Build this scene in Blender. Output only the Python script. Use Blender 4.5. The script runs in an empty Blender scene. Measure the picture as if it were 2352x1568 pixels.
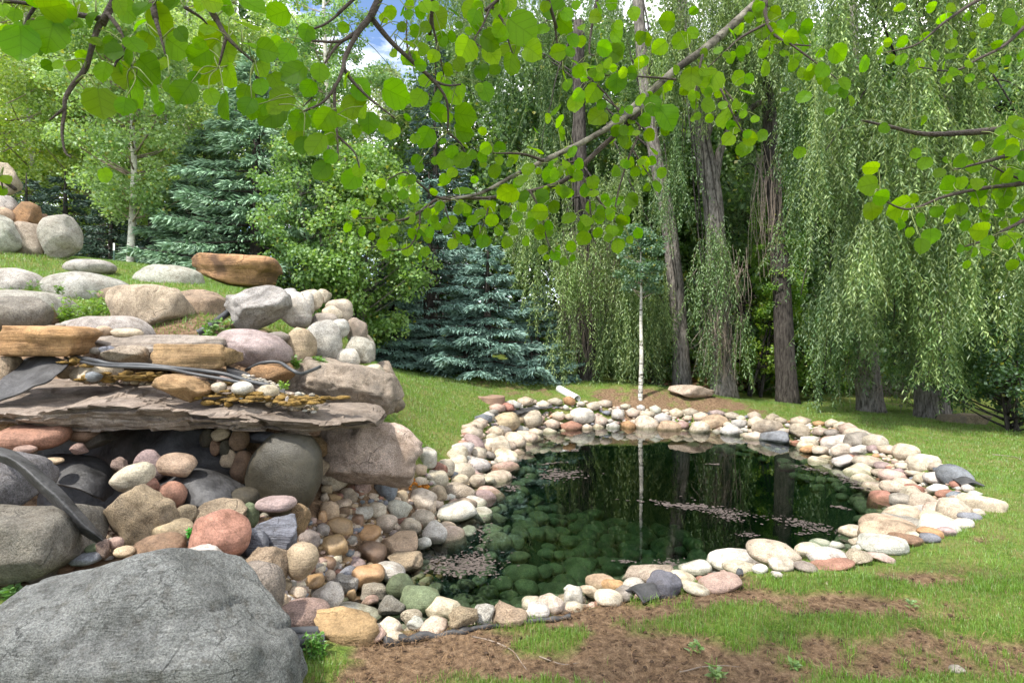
import bpy, bmesh, math, random
import numpy as np
from mathutils import Vector

random.seed(7)
RNG = np.random.default_rng(11)
scene = bpy.context.scene
COL = scene.collection

# ------------------------------------------------------------------ camera, sky, sun, exposure
CAMZ = 1.5
F = 1306.7            # focal length in units of a 2352-wide picture
CU, CV = 1176.0, 784.0
cam_d = bpy.data.cameras.new("camera")
cam_d.lens = 20.0
cam_d.sensor_width = 36.0
cam_d.clip_start = 0.05
cam_d.clip_end = 600
cam = bpy.data.objects.new("camera", cam_d)
cam.location = (0, 0, CAMZ)
cam.rotation_euler = (math.radians(90), 0, 0)
COL.objects.link(cam)
scene.camera = cam

SUN_EL = math.radians(57)
SUN_AZ = Vector((-0.60, -0.62, 0)).normalized()      # horizontal direction towards the sun
sun_vec = Vector((SUN_AZ.x * math.cos(SUN_EL), SUN_AZ.y * math.cos(SUN_EL), math.sin(SUN_EL)))
world = bpy.data.worlds.new("World")
scene.world = world
world.use_nodes = True
wn = world.node_tree.nodes; wl = world.node_tree.links
wn.clear()
wout = wn.new("ShaderNodeOutputWorld")
wbg = wn.new("ShaderNodeBackground"); wbg.inputs["Strength"].default_value = 0.15
sky = wn.new("ShaderNodeTexSky"); sky.sky_type = 'NISHITA'; sky.sun_disc = False
sky.sun_elevation = SUN_EL
sky.sun_rotation = math.atan2(SUN_AZ.x, SUN_AZ.y)
sky.altitude = 2400; sky.air_density = 1.0; sky.dust_density = 0.6; sky.ozone_density = 1.2
wtc = wn.new("ShaderNodeTexCoord")
wmap = wn.new("ShaderNodeMapping"); wmap.inputs["Scale"].default_value = (1.6, 1.6, 4.0)
wnoi = wn.new("ShaderNodeTexNoise"); wnoi.inputs["Scale"].default_value = 2.2; wnoi.inputs["Detail"].default_value = 8; wnoi.inputs["Roughness"].default_value = 0.6
wramp = wn.new("ShaderNodeValToRGB")
wramp.color_ramp.elements[0].position = 0.40; wramp.color_ramp.elements[1].position = 0.64
wmix = wn.new("ShaderNodeMixRGB"); wmix.inputs[2].default_value = (12.5, 12.2, 11.7, 1)
wl.new(wtc.outputs["Generated"], wmap.inputs[0]); wl.new(wmap.outputs[0], wnoi.inputs["Vector"])
wl.new(wnoi.outputs["Fac"], wramp.inputs[0]); wl.new(wramp.outputs[0], wmix.inputs[0])
wl.new(sky.outputs[0], wmix.inputs[1]); wl.new(wmix.outputs[0], wbg.inputs["Color"])
wl.new(wbg.outputs[0], wout.inputs["Surface"])

sun_d = bpy.data.lights.new("sun", 'SUN')
sun_d.energy = 3.4
sun_d.angle = math.radians(3.0)
sun_d.color = (1.0, 0.95, 0.86)
sun = bpy.data.objects.new("sun", sun_d)
sun.rotation_euler = sun_vec.to_track_quat('Z', 'Y').to_euler()
sun.location = (0, 0, 30)
COL.objects.link(sun)

scene.view_settings.view_transform = 'Standard'
scene.view_settings.look = 'None'
scene.view_settings.gamma = 1.0
scene.view_settings.exposure = 1.1
scene.render.engine = 'CYCLES'
cy = scene.cycles
cy.max_bounces = 5; cy.diffuse_bounces = 3; cy.glossy_bounces = 2; cy.transmission_bounces = 3
cy.use_adaptive_sampling = True; cy.adaptive_threshold = 0.02
cy.transparent_max_bounces = 8; cy.volume_bounces = 0
cy.caustics_reflective = False; cy.caustics_refractive = False
cy.use_denoising = True
cy.sample_clamp_indirect = 6.0

# ------------------------------------------------------------------ helpers
ZN = {  # picture zones used while measuring: u = a + x*s, v = b + y*s
    'd': (0, 0, 1.0), 1: (0, 348.4, .3333), 2: (0, 740.4, .4259), 3: (435.6, 609.8, .3056),
    4: (522.6, 1001.7, .3611), 5: (914.6, 871.0, .3333), 6: (1568.0, 871.0, .4444),
    7: (0, 0, .3333), 8: (696.9, 0, .3889), 9: (1393.7, 0, .4074), 0: (1481.0, 435.5, .3889),
}
def uv(z, x, y):
    a, b, s = ZN[z]
    return a + x * s, b + y * s
def W(u, v, D):
    return np.array([(u - CU) / F * D, D, CAMZ - (v - CV) / F * D])

def _hash(ix, iy, iz, seed):
    h = (ix * 374761393 + iy * 668265263 + iz * 2147483647 + seed * 974634777) & 0xFFFFFFFF
    h = ((h ^ (h >> 13)) * 1274126177) & 0xFFFFFFFF
    h = h ^ (h >> 16)
    return (h & 0xFFFF) / 32767.5 - 1.0
def vnoise(P, seed=0):
    P = np.asarray(P, dtype=float)
    i = np.floor(P).astype(np.int64); f = P - i
    f = f * f * (3 - 2 * f)
    out = 0
    for dx in (0, 1):
        wx = f[:, 0] if dx else 1 - f[:, 0]
        for dy in (0, 1):
            wy = f[:, 1] if dy else 1 - f[:, 1]
            for dz in (0, 1):
                wz = f[:, 2] if dz else 1 - f[:, 2]
                out = out + wx * wy * wz * _hash(i[:, 0] + dx, i[:, 1] + dy, i[:, 2] + dz, seed)
    return out
def fbm(P, octv=4, seed=0, gain=.5):
    P = np.asarray(P, dtype=float); a = 1; s = 0; t = 0
    for k in range(octv):
        s = s + a * vnoise(P * (2.03 ** k) + 17.3 * k, seed + k); t += a; a *= gain
    return s / t
def sstep(x, a, b):
    t = np.clip((x - a) / (b - a), 0, 1); return t * t * (3 - 2 * t)
def unit(a):
    return a / (np.linalg.norm(a, axis=-1, keepdims=True) + 1e-9)

def mesh_np(name, V, faces, smooth=False, col=None, mat=None):
    """faces: list of (m,k) int arrays"""
    me = bpy.data.meshes.new(name)
    V = np.asarray(V, dtype=np.float32)
    me.vertices.add(len(V)); me.vertices.foreach_set("co", V.ravel())
    faces = [np.asarray(f, dtype=np.int32) for f in faces if len(f)]
    nl = sum(f.size for f in faces); npoly = sum(len(f) for f in faces)
    me.loops.add(nl); me.loops.foreach_set("vertex_index", np.concatenate([f.ravel() for f in faces]))
    starts = []; o = 0
    for f in faces:
        starts.append(o + np.arange(len(f)) * f.shape[1]); o += f.size
    me.polygons.add(npoly); me.polygons.foreach_set("loop_start", np.concatenate(starts).astype(np.int32))
    me.polygons.foreach_set("use_smooth", np.full(npoly, smooth, dtype=bool))
    if col is not None:
        at = me.color_attributes.new("Col", 'FLOAT_COLOR', 'POINT')
        c = np.ones((len(V), 4), dtype=np.float32); c[:, :col.shape[1]] = col
        at.data.foreach_set("color", c.ravel())
    me.update(calc_edges=True)
    me.validate()
    if mat: me.materials.append(mat)
    return me
def link(name, me, parent=None, loc=None):
    o = bpy.data.objects.new(name, me); COL.objects.link(o)
    if loc is not None: o.location = loc
    if parent is not None: o.parent = parent
    return o
def tag(o, label=None, cat=None, group=None, kind=None):
    if label: o["label"] = label
    if cat: o["category"] = cat
    if group: o["group"] = group
    if kind: o["kind"] = kind
    return o
def root(name, loc, label, cat, group=None):
    o = bpy.data.objects.new(name, None); COL.objects.link(o); o.location = loc
    o.empty_display_size = .2
    return tag(o, label, cat, group)

class MB:
    def __init__(s): s.V = []; s.Fc = {}; s.C = []; s.n = 0
    def add(s, V, *faces, col=None):
        V = np.asarray(V, dtype=float)
        for f in faces:
            f = np.asarray(f, dtype=np.int64)
            if len(f): s.Fc.setdefault(f.shape[1], []).append(f + s.n)
        s.V.append(V); s.n += len(V)
        if col is not None: s.C.append(np.broadcast_to(np.asarray(col, dtype=float), (len(V), 3)))
        return s
    def mesh(s, name, mat=None, smooth=False, off=None):
        V = np.concatenate(s.V)
        if off is not None: V = V - np.asarray(off)
        col = np.concatenate(s.C) if s.C and sum(len(c) for c in s.C) == len(V) else None
        return mesh_np(name, V, [np.concatenate(f) for f in s.Fc.values()], smooth, col, mat)
    def build(s, name, mat, parent=None, smooth=False, off=None):
        o = link(name, s.mesh(name, mat, smooth, off), parent)
        if off is not None and parent is None: o.location = off
        return o

def catmull(P, n):
    P = np.asarray(P, dtype=float)
    if len(P) < 3:
        t = np.linspace(0, 1, max(n, 2))[:, None]; return P[0] * (1 - t) + P[-1] * t
    Q = np.vstack([2 * P[0] - P[1], P, 2 * P[-1] - P[-2]])
    out = []; segs = len(P) - 1
    for t in np.linspace(0, segs - 1e-6, n):
        i = int(t); f = t - i; a, b, c, d = Q[i], Q[i + 1], Q[i + 2], Q[i + 3]
        out.append(.5 * (2 * b + (c - a) * f + (2 * a - 5 * b + 4 * c - d) * f * f + (3 * b - a - 3 * c + d) * f ** 3))
    return np.array(out)
def tube(P, r, sides=6, cap=True):
    P = np.asarray(P, dtype=float); n = len(P); r = np.broadcast_to(np.asarray(r, dtype=float), (n,))
    T = unit(np.gradient(P, axis=0))
    ref = np.array([0.13, 0.31, 0.94]) if abs(T[:, 2]).mean() < .8 else np.array([.94, .31, .13])
    A = unit(np.cross(T, ref)); B = np.cross(T, A)
    an = np.arange(sides) / sides * 2 * np.pi
    V = P[:, None] + r[:, None, None] * (A[:, None] * np.cos(an)[None, :, None] + B[:, None] * np.sin(an)[None, :, None])
    V = V.reshape(-1, 3)
    i = np.arange(n - 1)[:, None] * sides; j = np.arange(sides)[None]; k = (j + 1) % sides
    q = np.stack([i + j, i + k, i + sides + k, i + sides + j], -1).reshape(-1, 4)
    if cap:
        V = np.vstack([V, P[:1], P[-1:]]); c0 = n * sides
        t0 = np.stack([np.full(sides, c0), k[0], j[0]], -1)
        t1 = np.stack([np.full(sides, c0 + 1), (n - 1) * sides + j[0], (n - 1) * sides + k[0]], -1)
        return V, q, np.vstack([t0, t1])
    return V, q, np.zeros((0, 3), int)
def leaf_quads(C, d, nrm, L, Wd, bend=.12):
    """C centres (n,3) of the leaf base, d direction, nrm face normal -> diamond quads"""
    d = unit(d); s = unit(np.cross(d, nrm)); m = np.cross(s, d)
    L = np.broadcast_to(L, (len(C),))[:, None]; Wd = np.broadcast_to(Wd, (len(C),))[:, None]
    V = np.stack([C, C + d * L * .45 + s * Wd * .5 + m * L * bend, C + d * L, C + d * L * .45 - s * Wd * .5 + m * L * bend], 1).reshape(-1, 3)
    Fq = np.arange(len(C) * 4).reshape(-1, 4)
    return V, Fq

# ------------------------------------------------------------------ materials
def new_mat(name):
    m = bpy.data.materials.new(name); m.use_nodes = True
    nt = m.node_tree; nt.nodes.clear()
    out = nt.nodes.new("ShaderNodeOutputMaterial")
    return m, nt, nt.nodes, nt.links, out
def N(nt, t, **kw):
    n = nt.nodes.new(t)
    for k, v in kw.items():
        if k in n.inputs: n.inputs[k].default_value = v
        else: setattr(n, k, v)
    return n
def ramp(nt, inp, stops):
    r = nt.nodes.new("ShaderNodeValToRGB"); e = r.color_ramp.elements
    while len(e) < len(stops): e.new(.5)
    for k, (p, c) in enumerate(stops):
        e[k].position = p; e[k].color = (c, c, c, 1) if isinstance(c, (int, float)) else (*c, 1)
    nt.links.new(inp, r.inputs[0]); return r.outputs[0]
def mixc(nt, fac, a, b, mode='MIX'):
    m = nt.nodes.new("ShaderNodeMixRGB"); m.blend_type = mode
    for i, x in ((0, fac), (1, a), (2, b)):
        if isinstance(x, (int, float)): m.inputs[i].default_value = x if i == 0 else (x, x, x, 1)
        elif isinstance(x, tuple): m.inputs[i].default_value = (*x, 1)
        else: nt.links.new(x, m.inputs[i])
    return m.outputs[0]

def leaf_mat(name, rough=.5, trans=.35, tint=(1.15, 1.2, .55), gloss=.08, attr=True, base=(.1, .2, .05), veins=False):
    m, nt, nd, lk, out = new_mat(name)
    if attr:
        a = N(nt, "ShaderNodeAttribute", attribute_name="Col"); c = a.outputs["Color"]
    else:
        oi = N(nt, "ShaderNodeObjectInfo"); c = oi.outputs["Color"]
    if veins:
        a2 = N(nt, "ShaderNodeUVMap"); sp = N(nt, "ShaderNodeSeparateXYZ"); lk.new(a2.outputs[0], sp.inputs[0])
        ax = N(nt, "ShaderNodeMath", operation='ABSOLUTE'); lk.new(sp.outputs[0], ax.inputs[0])
        # side veins run outwards and towards the tip
        mm = N(nt, "ShaderNodeMath", operation='MULTIPLY_ADD'); lk.new(ax.outputs[0], mm.inputs[0]); mm.inputs[1].default_value = -.75; lk.new(sp.outputs[1], mm.inputs[2])
        fr = N(nt, "ShaderNodeMath", operation='PINGPONG'); lk.new(mm.outputs[0], fr.inputs[0]); fr.inputs[1].default_value = .14
        v1 = ramp(nt, fr.outputs[0], [(0.0, 1.0), (.022, 0.0)])
        v2 = ramp(nt, ax.outputs[0], [(0.0, 1.0), (.03, 0.0)])
        vv = mixc(nt, 1.0, v1, v2, 'LIGHTEN')
        no = N(nt, "ShaderNodeTexNoise", Scale=60.0, Detail=3.0)
        c0 = mixc(nt, 1.0, c, ramp(nt, no.outputs[0], [(.3, .8), (.7, 1.15)]), 'MULTIPLY')
        f = N(nt, "ShaderNodeMath", operation='MULTIPLY'); lk.new(vv, f.inputs[0]); f.inputs[1].default_value = .5
        c = mixc(nt, f.outputs[0], c0, mixc(nt, 1.0, c, (.45, .5, .4), 'MULTIPLY'))
    df = N(nt, "ShaderNodeBsdfDiffuse"); lk.new(c, df.inputs[0])
    tr = N(nt, "ShaderNodeBsdfTranslucent"); lk.new(mixc(nt, 1.0, c, tint, 'MULTIPLY'), tr.inputs[0])
    gl = N(nt, "ShaderNodeBsdfGlossy", Roughness=rough); gl.inputs[0].default_value = (.9, .95, 1, 1)
    m1 = N(nt, "ShaderNodeMixShader"); m1.inputs[0].default_value = trans
    lk.new(df.outputs[0], m1.inputs[1]); lk.new(tr.outputs[0], m1.inputs[2])
    m2 = N(nt, "ShaderNodeMixShader"); m2.inputs[0].default_value = gloss
    lk.new(m1.outputs[0], m2.inputs[1]); lk.new(gl.outputs[0], m2.inputs[2])
    lk.new(m2.outputs[0], out.inputs[0])
    return m

def rock_mat(name, rough=.85, bump=.5, speck=.35, strata=0.0, scale=1.0, cracks=0.0, spec=.3, stain=None, stain_amt=.5, attr=False, folia=0.0, wetline=False):
    m, nt, nd, lk, out = new_mat(name)
    oi = N(nt, "ShaderNodeObjectInfo"); geo = N(nt, "ShaderNodeNewGeometry")
    cmb = N(nt, "ShaderNodeCombineXYZ")
    for k, mul in enumerate((37.0, 91.0, 53.0)):
        mm = N(nt, "ShaderNodeMath", operation='MULTIPLY'); lk.new(oi.outputs["Random"], mm.inputs[0]); mm.inputs[1].default_value = mul
        lk.new(mm.outputs[0], cmb.inputs[k])
    pos = N(nt, "ShaderNodeVectorMath", operation='ADD'); lk.new(geo.outputs["Position"], pos.inputs[0]); lk.new(cmb.outputs[0], pos.inputs[1])
    P = pos.outputs[0]
    def noise(sc, det=5.0, ro=.6, vec=P):
        n = N(nt, "ShaderNodeTexNoise", Scale=sc * scale, Detail=det, Roughness=ro); lk.new(vec, n.inputs["Vector"]); return n.outputs[0]
    big = noise(4.0, 6.0); mid = noise(14.0, 6.0); fine = noise(90.0, 4.0, .7); vf = noise(260.0, 2.0, .6)
    c = N(nt, "ShaderNodeAttribute", attribute_name="Col").outputs["Color"] if attr else oi.outputs["Color"]
    c = mixc(nt, 1.0, c, ramp(nt, big, [(.28, .56), (.5, 1.0), (.72, 1.28)]), 'MULTIPLY')
    c = mixc(nt, .8, c, mixc(nt, 1.0, c, ramp(nt, mid, [(.3, (.55, .50, .44)), (.5, (1, 1, 1)), (.7, (1.25, 1.22, 1.18))]), 'MULTIPLY'))
    c = mixc(nt, speck, c, mixc(nt, 1.0, c, ramp(nt, fine, [(.36, .42), (.5, 1.0), (.64, 1.45)]), 'MULTIPLY'))
    c = mixc(nt, speck * .8, c, mixc(nt, 1.0, c, ramp(nt, vf, [(.36, .5), (.5, 1.0), (.66, 1.5)]), 'MULTIPLY'))
    hgt = mixc(nt, .5, mid, fine)
    if strata:
        mp = N(nt, "ShaderNodeMapping"); mp.inputs["Scale"].default_value = (1.2, 1.2, 16.0); lk.new(P, mp.inputs[0])
        st = noise(1.6, 6.0, .65, mp.outputs[0])
        c = mixc(nt, strata, c, mixc(nt, 1.0, c, ramp(nt, st, [(.3, (.5, .42, .36)), (.5, (1, 1, 1)), (.7, (1.2, 1.15, 1.1))]), 'MULTIPLY'))
        hgt = mixc(nt, .6, hgt, st)
    if cracks:
        vo = N(nt, "ShaderNodeTexVoronoi", feature='DISTANCE_TO_EDGE', Scale=3.2 * scale)
        wv = mixc(nt, .12, P, noise(6.0, 4.0)); lk.new(wv, vo.inputs["Vector"])
        cr = ramp(nt, vo.outputs["Distance"], [(0.0, 0.0), (.018, 1.0)])
        gate = ramp(nt, big, [(.48, 1.0), (.6, 0.0)])
        cr2 = mixc(nt, gate, cr, 1.0, 'MIX')
        c = mixc(nt, 1.0, c, mixc(nt, cracks, 1.0, cr2), 'MULTIPLY')
        hgt = mixc(nt, 1.0, hgt, mixc(nt, cracks * .8, 1.0, cr2), 'MULTIPLY')
    if folia:
        mp = N(nt, "ShaderNodeMapping"); mp.inputs["Rotation"].default_value = (.3, .55, .2); mp.inputs["Scale"].default_value = (1.0, 2.0, 6.0); lk.new(P, mp.inputs[0])
        fo = noise(16.0, 8.0, .72, mp.outputs[0])
        c = mixc(nt, folia, c, mixc(nt, 1.0, c, ramp(nt, fo, [(.32, .35), (.5, 1.0), (.68, 1.7)]), 'MULTIPLY'))
        hgt = mixc(nt, .6, hgt, fo)
    if stain:
        sn = noise(2.6, 5.0, .6)
        f = N(nt, "ShaderNodeMath", operation='MULTIPLY'); lk.new(ramp(nt, sn, [(.46, 0.0), (.62, 1.0)]), f.inputs[0]); f.inputs[1].default_value = stain_amt
        c = mixc(nt, f.outputs[0], c, stain)
    if wetline:      # dark damp band with a film of algae where stones stand in the pond
        sz = N(nt, "ShaderNodeSeparateXYZ"); lk.new(geo.outputs["Position"], sz.inputs[0])
        ad = N(nt, "ShaderNodeMath", operation='MULTIPLY_ADD'); lk.new(mid, ad.inputs[0]); ad.inputs[1].default_value = .07; lk.new(sz.outputs[2], ad.inputs[2])
        mr = N(nt, "ShaderNodeMapRange"); mr.inputs["From Min"].default_value = -.20; mr.inputs["From Max"].default_value = -.155; mr.inputs["To Min"].default_value = .75; mr.inputs["To Max"].default_value = 0.0
        lk.new(ad.outputs[0], mr.inputs["Value"]); c = mixc(nt, mr.outputs[0], c, mixc(nt, 1.0, c, (.42, .45, .34), 'MULTIPLY'))
    bs = N(nt, "ShaderNodeBsdfPrincipled", Roughness=rough)
    bs.inputs["Specular IOR Level"].default_value = spec
    lk.new(c, bs.inputs["Base Color"])
    if rough > .5:
        lk.new(ramp(nt, mid, [(.3, rough - .12), (.7, min(1, rough + .1))]), bs.inputs["Roughness"])
    bp = N(nt, "ShaderNodeBump", Strength=min(1.0, bump * 1.3), Distance=.045); lk.new(hgt, bp.inputs["Height"]); lk.new(bp.outputs[0], bs.inputs["Normal"])
    lk.new(bs.outputs[0], out.inputs[0])
    return m
def plain_mat(name, color, rough=.7, bump=0.0, bscale=40.0, var=.25, spec=.4, vscale=8.0, metal=0.0):
    m, nt, nd, lk, out = new_mat(name)
    geo = N(nt, "ShaderNodeNewGeometry")
    n1 = N(nt, "ShaderNodeTexNoise", Scale=vscale, Detail=6.0, Roughness=.6); lk.new(geo.outputs["Position"], n1.inputs["Vector"])
    c = mixc(nt, 1.0, color, ramp(nt, n1.outputs[0], [(.3, 1 - var), (.7, 1 + var)]), 'MULTIPLY')
    bs = N(nt, "ShaderNodeBsdfPrincipled", Roughness=rough); bs.inputs["Specular IOR Level"].default_value = spec
    bs.inputs["Metallic"].default_value = metal
    lk.new(c, bs.inputs["Base Color"])
    if bump:
        n2 = N(nt, "ShaderNodeTexNoise", Scale=bscale, Detail=5.0); lk.new(geo.outputs["Position"], n2.inputs["Vector"])
        bp = N(nt, "ShaderNodeBump", Strength=bump, Distance=.02); lk.new(n2.outputs[0], bp.inputs["Height"]); lk.new(bp.outputs[0], bs.inputs["Normal"])
    lk.new(bs.outputs[0], out.inputs[0]); return m
def bark_mat(name, dark, light, zs=1.0, xs=14.0, bump=.9, scars=None):
    m, nt, nd, lk, out = new_mat(name)
    geo = N(nt, "ShaderNodeNewGeometry")
    mp = N(nt, "ShaderNodeMapping"); mp.inputs["Scale"].default_value = (xs, xs, zs); lk.new(geo.outputs["Position"], mp.inputs[0])
    n1 = N(nt, "ShaderNodeTexNoise", Scale=1.6, Detail=8.0, Roughness=.65); lk.new(mp.outputs[0], n1.inputs["Vector"])
    c = ramp(nt, n1.outputs[0], [(.36, dark), (.62, light)])
    n3 = N(nt, "ShaderNodeTexNoise", Scale=2.0, Detail=3.0); lk.new(geo.outputs["Position"], n3.inputs["Vector"])
    c = mixc(nt, 1.0, c, ramp(nt, n3.outputs[0], [(.3, .7), (.7, 1.2)]), 'MULTIPLY')
    if scars:
        mp2 = N(nt, "ShaderNodeMapping"); mp2.inputs["Scale"].default_value = scars; lk.new(geo.outputs["Position"], mp2.inputs[0])
        n2 = N(nt, "ShaderNodeTexNoise", Scale=1.0, Detail=4.0); lk.new(mp2.outputs[0], n2.inputs["Vector"])
        c = mixc(nt, ramp(nt, n2.outputs[0], [(.58, 0.0), (.66, 1.0)]), c, (.035, .03, .025))
    bs = N(nt, "ShaderNodeBsdfPrincipled", Roughness=.9); bs.inputs["Specular IOR Level"].default_value = .2
    lk.new(c, bs.inputs["Base Color"])
    bp = N(nt, "ShaderNodeBump", Strength=bump, Distance=.04); lk.new(n1.outputs[0], bp.inputs["Height"]); lk.new(bp.outputs[0], bs.inputs["Normal"])
    lk.new(bs.outputs[0], out.inputs[0]); return m

M = {}
M['smooth'] = rock_mat("river_stone_surface", rough=.75, bump=.4, speck=.5, strata=.3, cracks=.2, wetline=True)
M['pebbles'] = rock_mat("pebble_surface", rough=.75, bump=.3, speck=.4, attr=True, wetline=True)
M['granite'] = rock_mat("granite_surface", rough=.87, bump=.75, speck=.75, cracks=.5, scale=1.2, stain=(.22, .175, .125), stain_amt=.22)
M['rough'] = rock_mat("rough_boulder_surface", rough=.92, bump=1.0, speck=.7, cracks=.6, scale=1.5, stain=(.16, .145, .125), stain_amt=.45)
M['slab'] = rock_mat("layered_sandstone", rough=.88, bump=.9, speck=.4, strata=.75, cracks=.3)
M['block'] = rock_mat("two_tone_sandstone", rough=.9, bump=1.0, speck=.4, strata=.4, cracks=.5, stain=(.10, .06, .042), stain_amt=.85)
M['gneiss'] = rock_mat("foliated_granite", rough=.85, bump=.9, speck=.85, cracks=.7, folia=.5, scale=1.5)
M['wet'] = rock_mat("wet_stained_stone", rough=.42, bump=.25, speck=.3, spec=.5)
M['algae'] = rock_mat("algae_covered_stone", rough=.8, bump=.4, speck=.5)
M['iron'] = rock_mat("iron_stained_boulder", rough=.92, bump=1.0, speck=.7, cracks=.6, scale=1.4, stain=(.30, .2, .13), stain_amt=.4)
M['slate'] = rock_mat("veined_slate", rough=.7, bump=.8, speck=.45, strata=.3, cracks=.6, scale=2.0)
M['aspenleaf'] = leaf_mat("aspen_leaf_near", rough=.45, trans=.7, tint=(1.35, 1.4, .12), gloss=.006, attr=False, veins=True)
M['aspenmass'] = leaf_mat("aspen_leaf_mass", rough=.45, trans=.7, tint=(1.35, 1.4, .12), gloss=.006, attr=True, veins=True)
M['leaf'] = leaf_mat("broad_leaves", rough=.5, trans=.48, gloss=.045)
M['willow'] = leaf_mat("willow_leaves", rough=.5, trans=.38, tint=(1.2, 1.3, .4), gloss=.035)
M['needle'] = leaf_mat("spruce_needles", rough=.6, trans=.15, tint=(1, 1.1, .8), gloss=.05)
M['grass'] = leaf_mat("grass_blades", rough=.5, trans=.4, tint=(1.15, 1.2, .45), gloss=.05)
M['twig'] = plain_mat("aspen_twig_bark", (.055, .04, .032), .8, .5, 200, .4)
M['petiole'] = plain_mat("leaf_stalk", (.16, .2, .05), .6)
M['willowbark'] = bark_mat("willow_bark", (.06, .052, .045), (.30, .27, .245), zs=3.6, xs=15)
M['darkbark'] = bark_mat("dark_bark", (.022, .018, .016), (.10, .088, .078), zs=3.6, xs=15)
M['aspenbark'] = bark_mat("aspen_bark", (.42, .40, .34), (.66, .64, .57), zs=6, xs=3, bump=.25, scars=(5, 5, 22))
M['bare'] = plain_mat("bare_hanging_twigs", (.26, .21, .17), .85, var=.4)
M['rubber'] = plain_mat("black_rubber_liner", (.05, .049, .05), .58, .5, 30, .75, spec=.4, vscale=6)
M['hose'] = plain_mat("black_hose", (.05, .052, .056), .45, .1, 60, .3)
M['pvc'] = plain_mat("white_plastic_pipe", (.75, .75, .73), .35, var=.06)
M['stake'] = plain_mat("green_metal_stake", (.03, .07, .05), .5)
M['whitepaint'] = plain_mat("white_paint", (.75, .75, .72), .5, var=.1)
M['stucco'] = plain_mat("pale_stucco", (.72, .66, .58), .9, .4, 60, .12)
M['wood'] = plain_mat("weathered_brown_wood", (.2, .115, .065), .75, .4, 30, .35)
M['rooftile'] = plain_mat("brown_shingle", (.14, .1, .08), .85, .5, 20, .3)
M['glass'] = plain_mat("window_glass", (.03, .04, .045), .08, spec=.8, var=.1)
M['lid'] = plain_mat("weathered_concrete_lid", (.26, .17, .12), .9, .6, 60, .25)
M['moss'] = plain_mat("dried_golden_moss", (.22, .135, .035), .95, 1.0, 120, .6, vscale=30)
M['rust'] = plain_mat("rusty_orange_crust", (.42, .15, .012), .8, 1.0, 90, .6, vscale=25)
M['litter'] = plain_mat("floating_litter", (.09, .072, .064), .85, .3, 80, .5)
M['soilbits'] = leaf_mat("dry_thatch", trans=.1, gloss=.02)
# ------------------------------------------------------------------ terrain
WATER_Z = -0.25
water_px = [(1415,981),(1548,986),(1665,994),(1746,1009),(1835,1022),(1910,1067),(1977,1089),(2026,1120),(2050,1150),(2078,1182),(2035,1206),
 (1995,1231),(1826,1258),(1719,1271),(1626,1292),(1568,1302),(1435,1330),(1298,1366),(1198,1383),(1086,1396),(974,1403),(884,1407),(832,1378),
 (884,1337),(956,1319),(975,1284),(975,1254),(1028,1226),(1050,1205),(1092,1179),(1094,1158),(1121,1104),(1148,1074),(1181,1041),(1215,1018),(1248,996),(1315,986)]
POND = np.array([W(u, v, (CAMZ - WATER_Z) * F / (v - CV))[:2] for u, v in water_px])
def closed_smooth(P, n):
    m = len(P); Q = np.vstack([P[-2:], P, P[:3]])
    C = catmull(Q, n * (len(Q) - 1))
    return C[2 * n: (2 + m) * n]
PONDS = closed_smooth(POND, 4)
def seg_dist(P, poly):
    A = poly; B = np.roll(poly, -1, 0); d2 = np.full(len(P), 1e9)
    ins = np.zeros(len(P), bool)
    for a, b in zip(A, B):
        ab = b - a; t = np.clip(((P - a) @ ab) / (ab @ ab + 1e-12), 0, 1)
        q = P - (a + t[:, None] * ab); d2 = np.minimum(d2, (q * q).sum(1))
        c = ((a[1] > P[:, 1]) != (b[1] > P[:, 1])) & (P[:, 0] < (b[0] - a[0]) * (P[:, 1] - a[1]) / (b[1] - a[1] + 1e-12) + a[0])
        ins ^= c
    d = np.sqrt(d2); return np.where(ins, -d, d)

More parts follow.
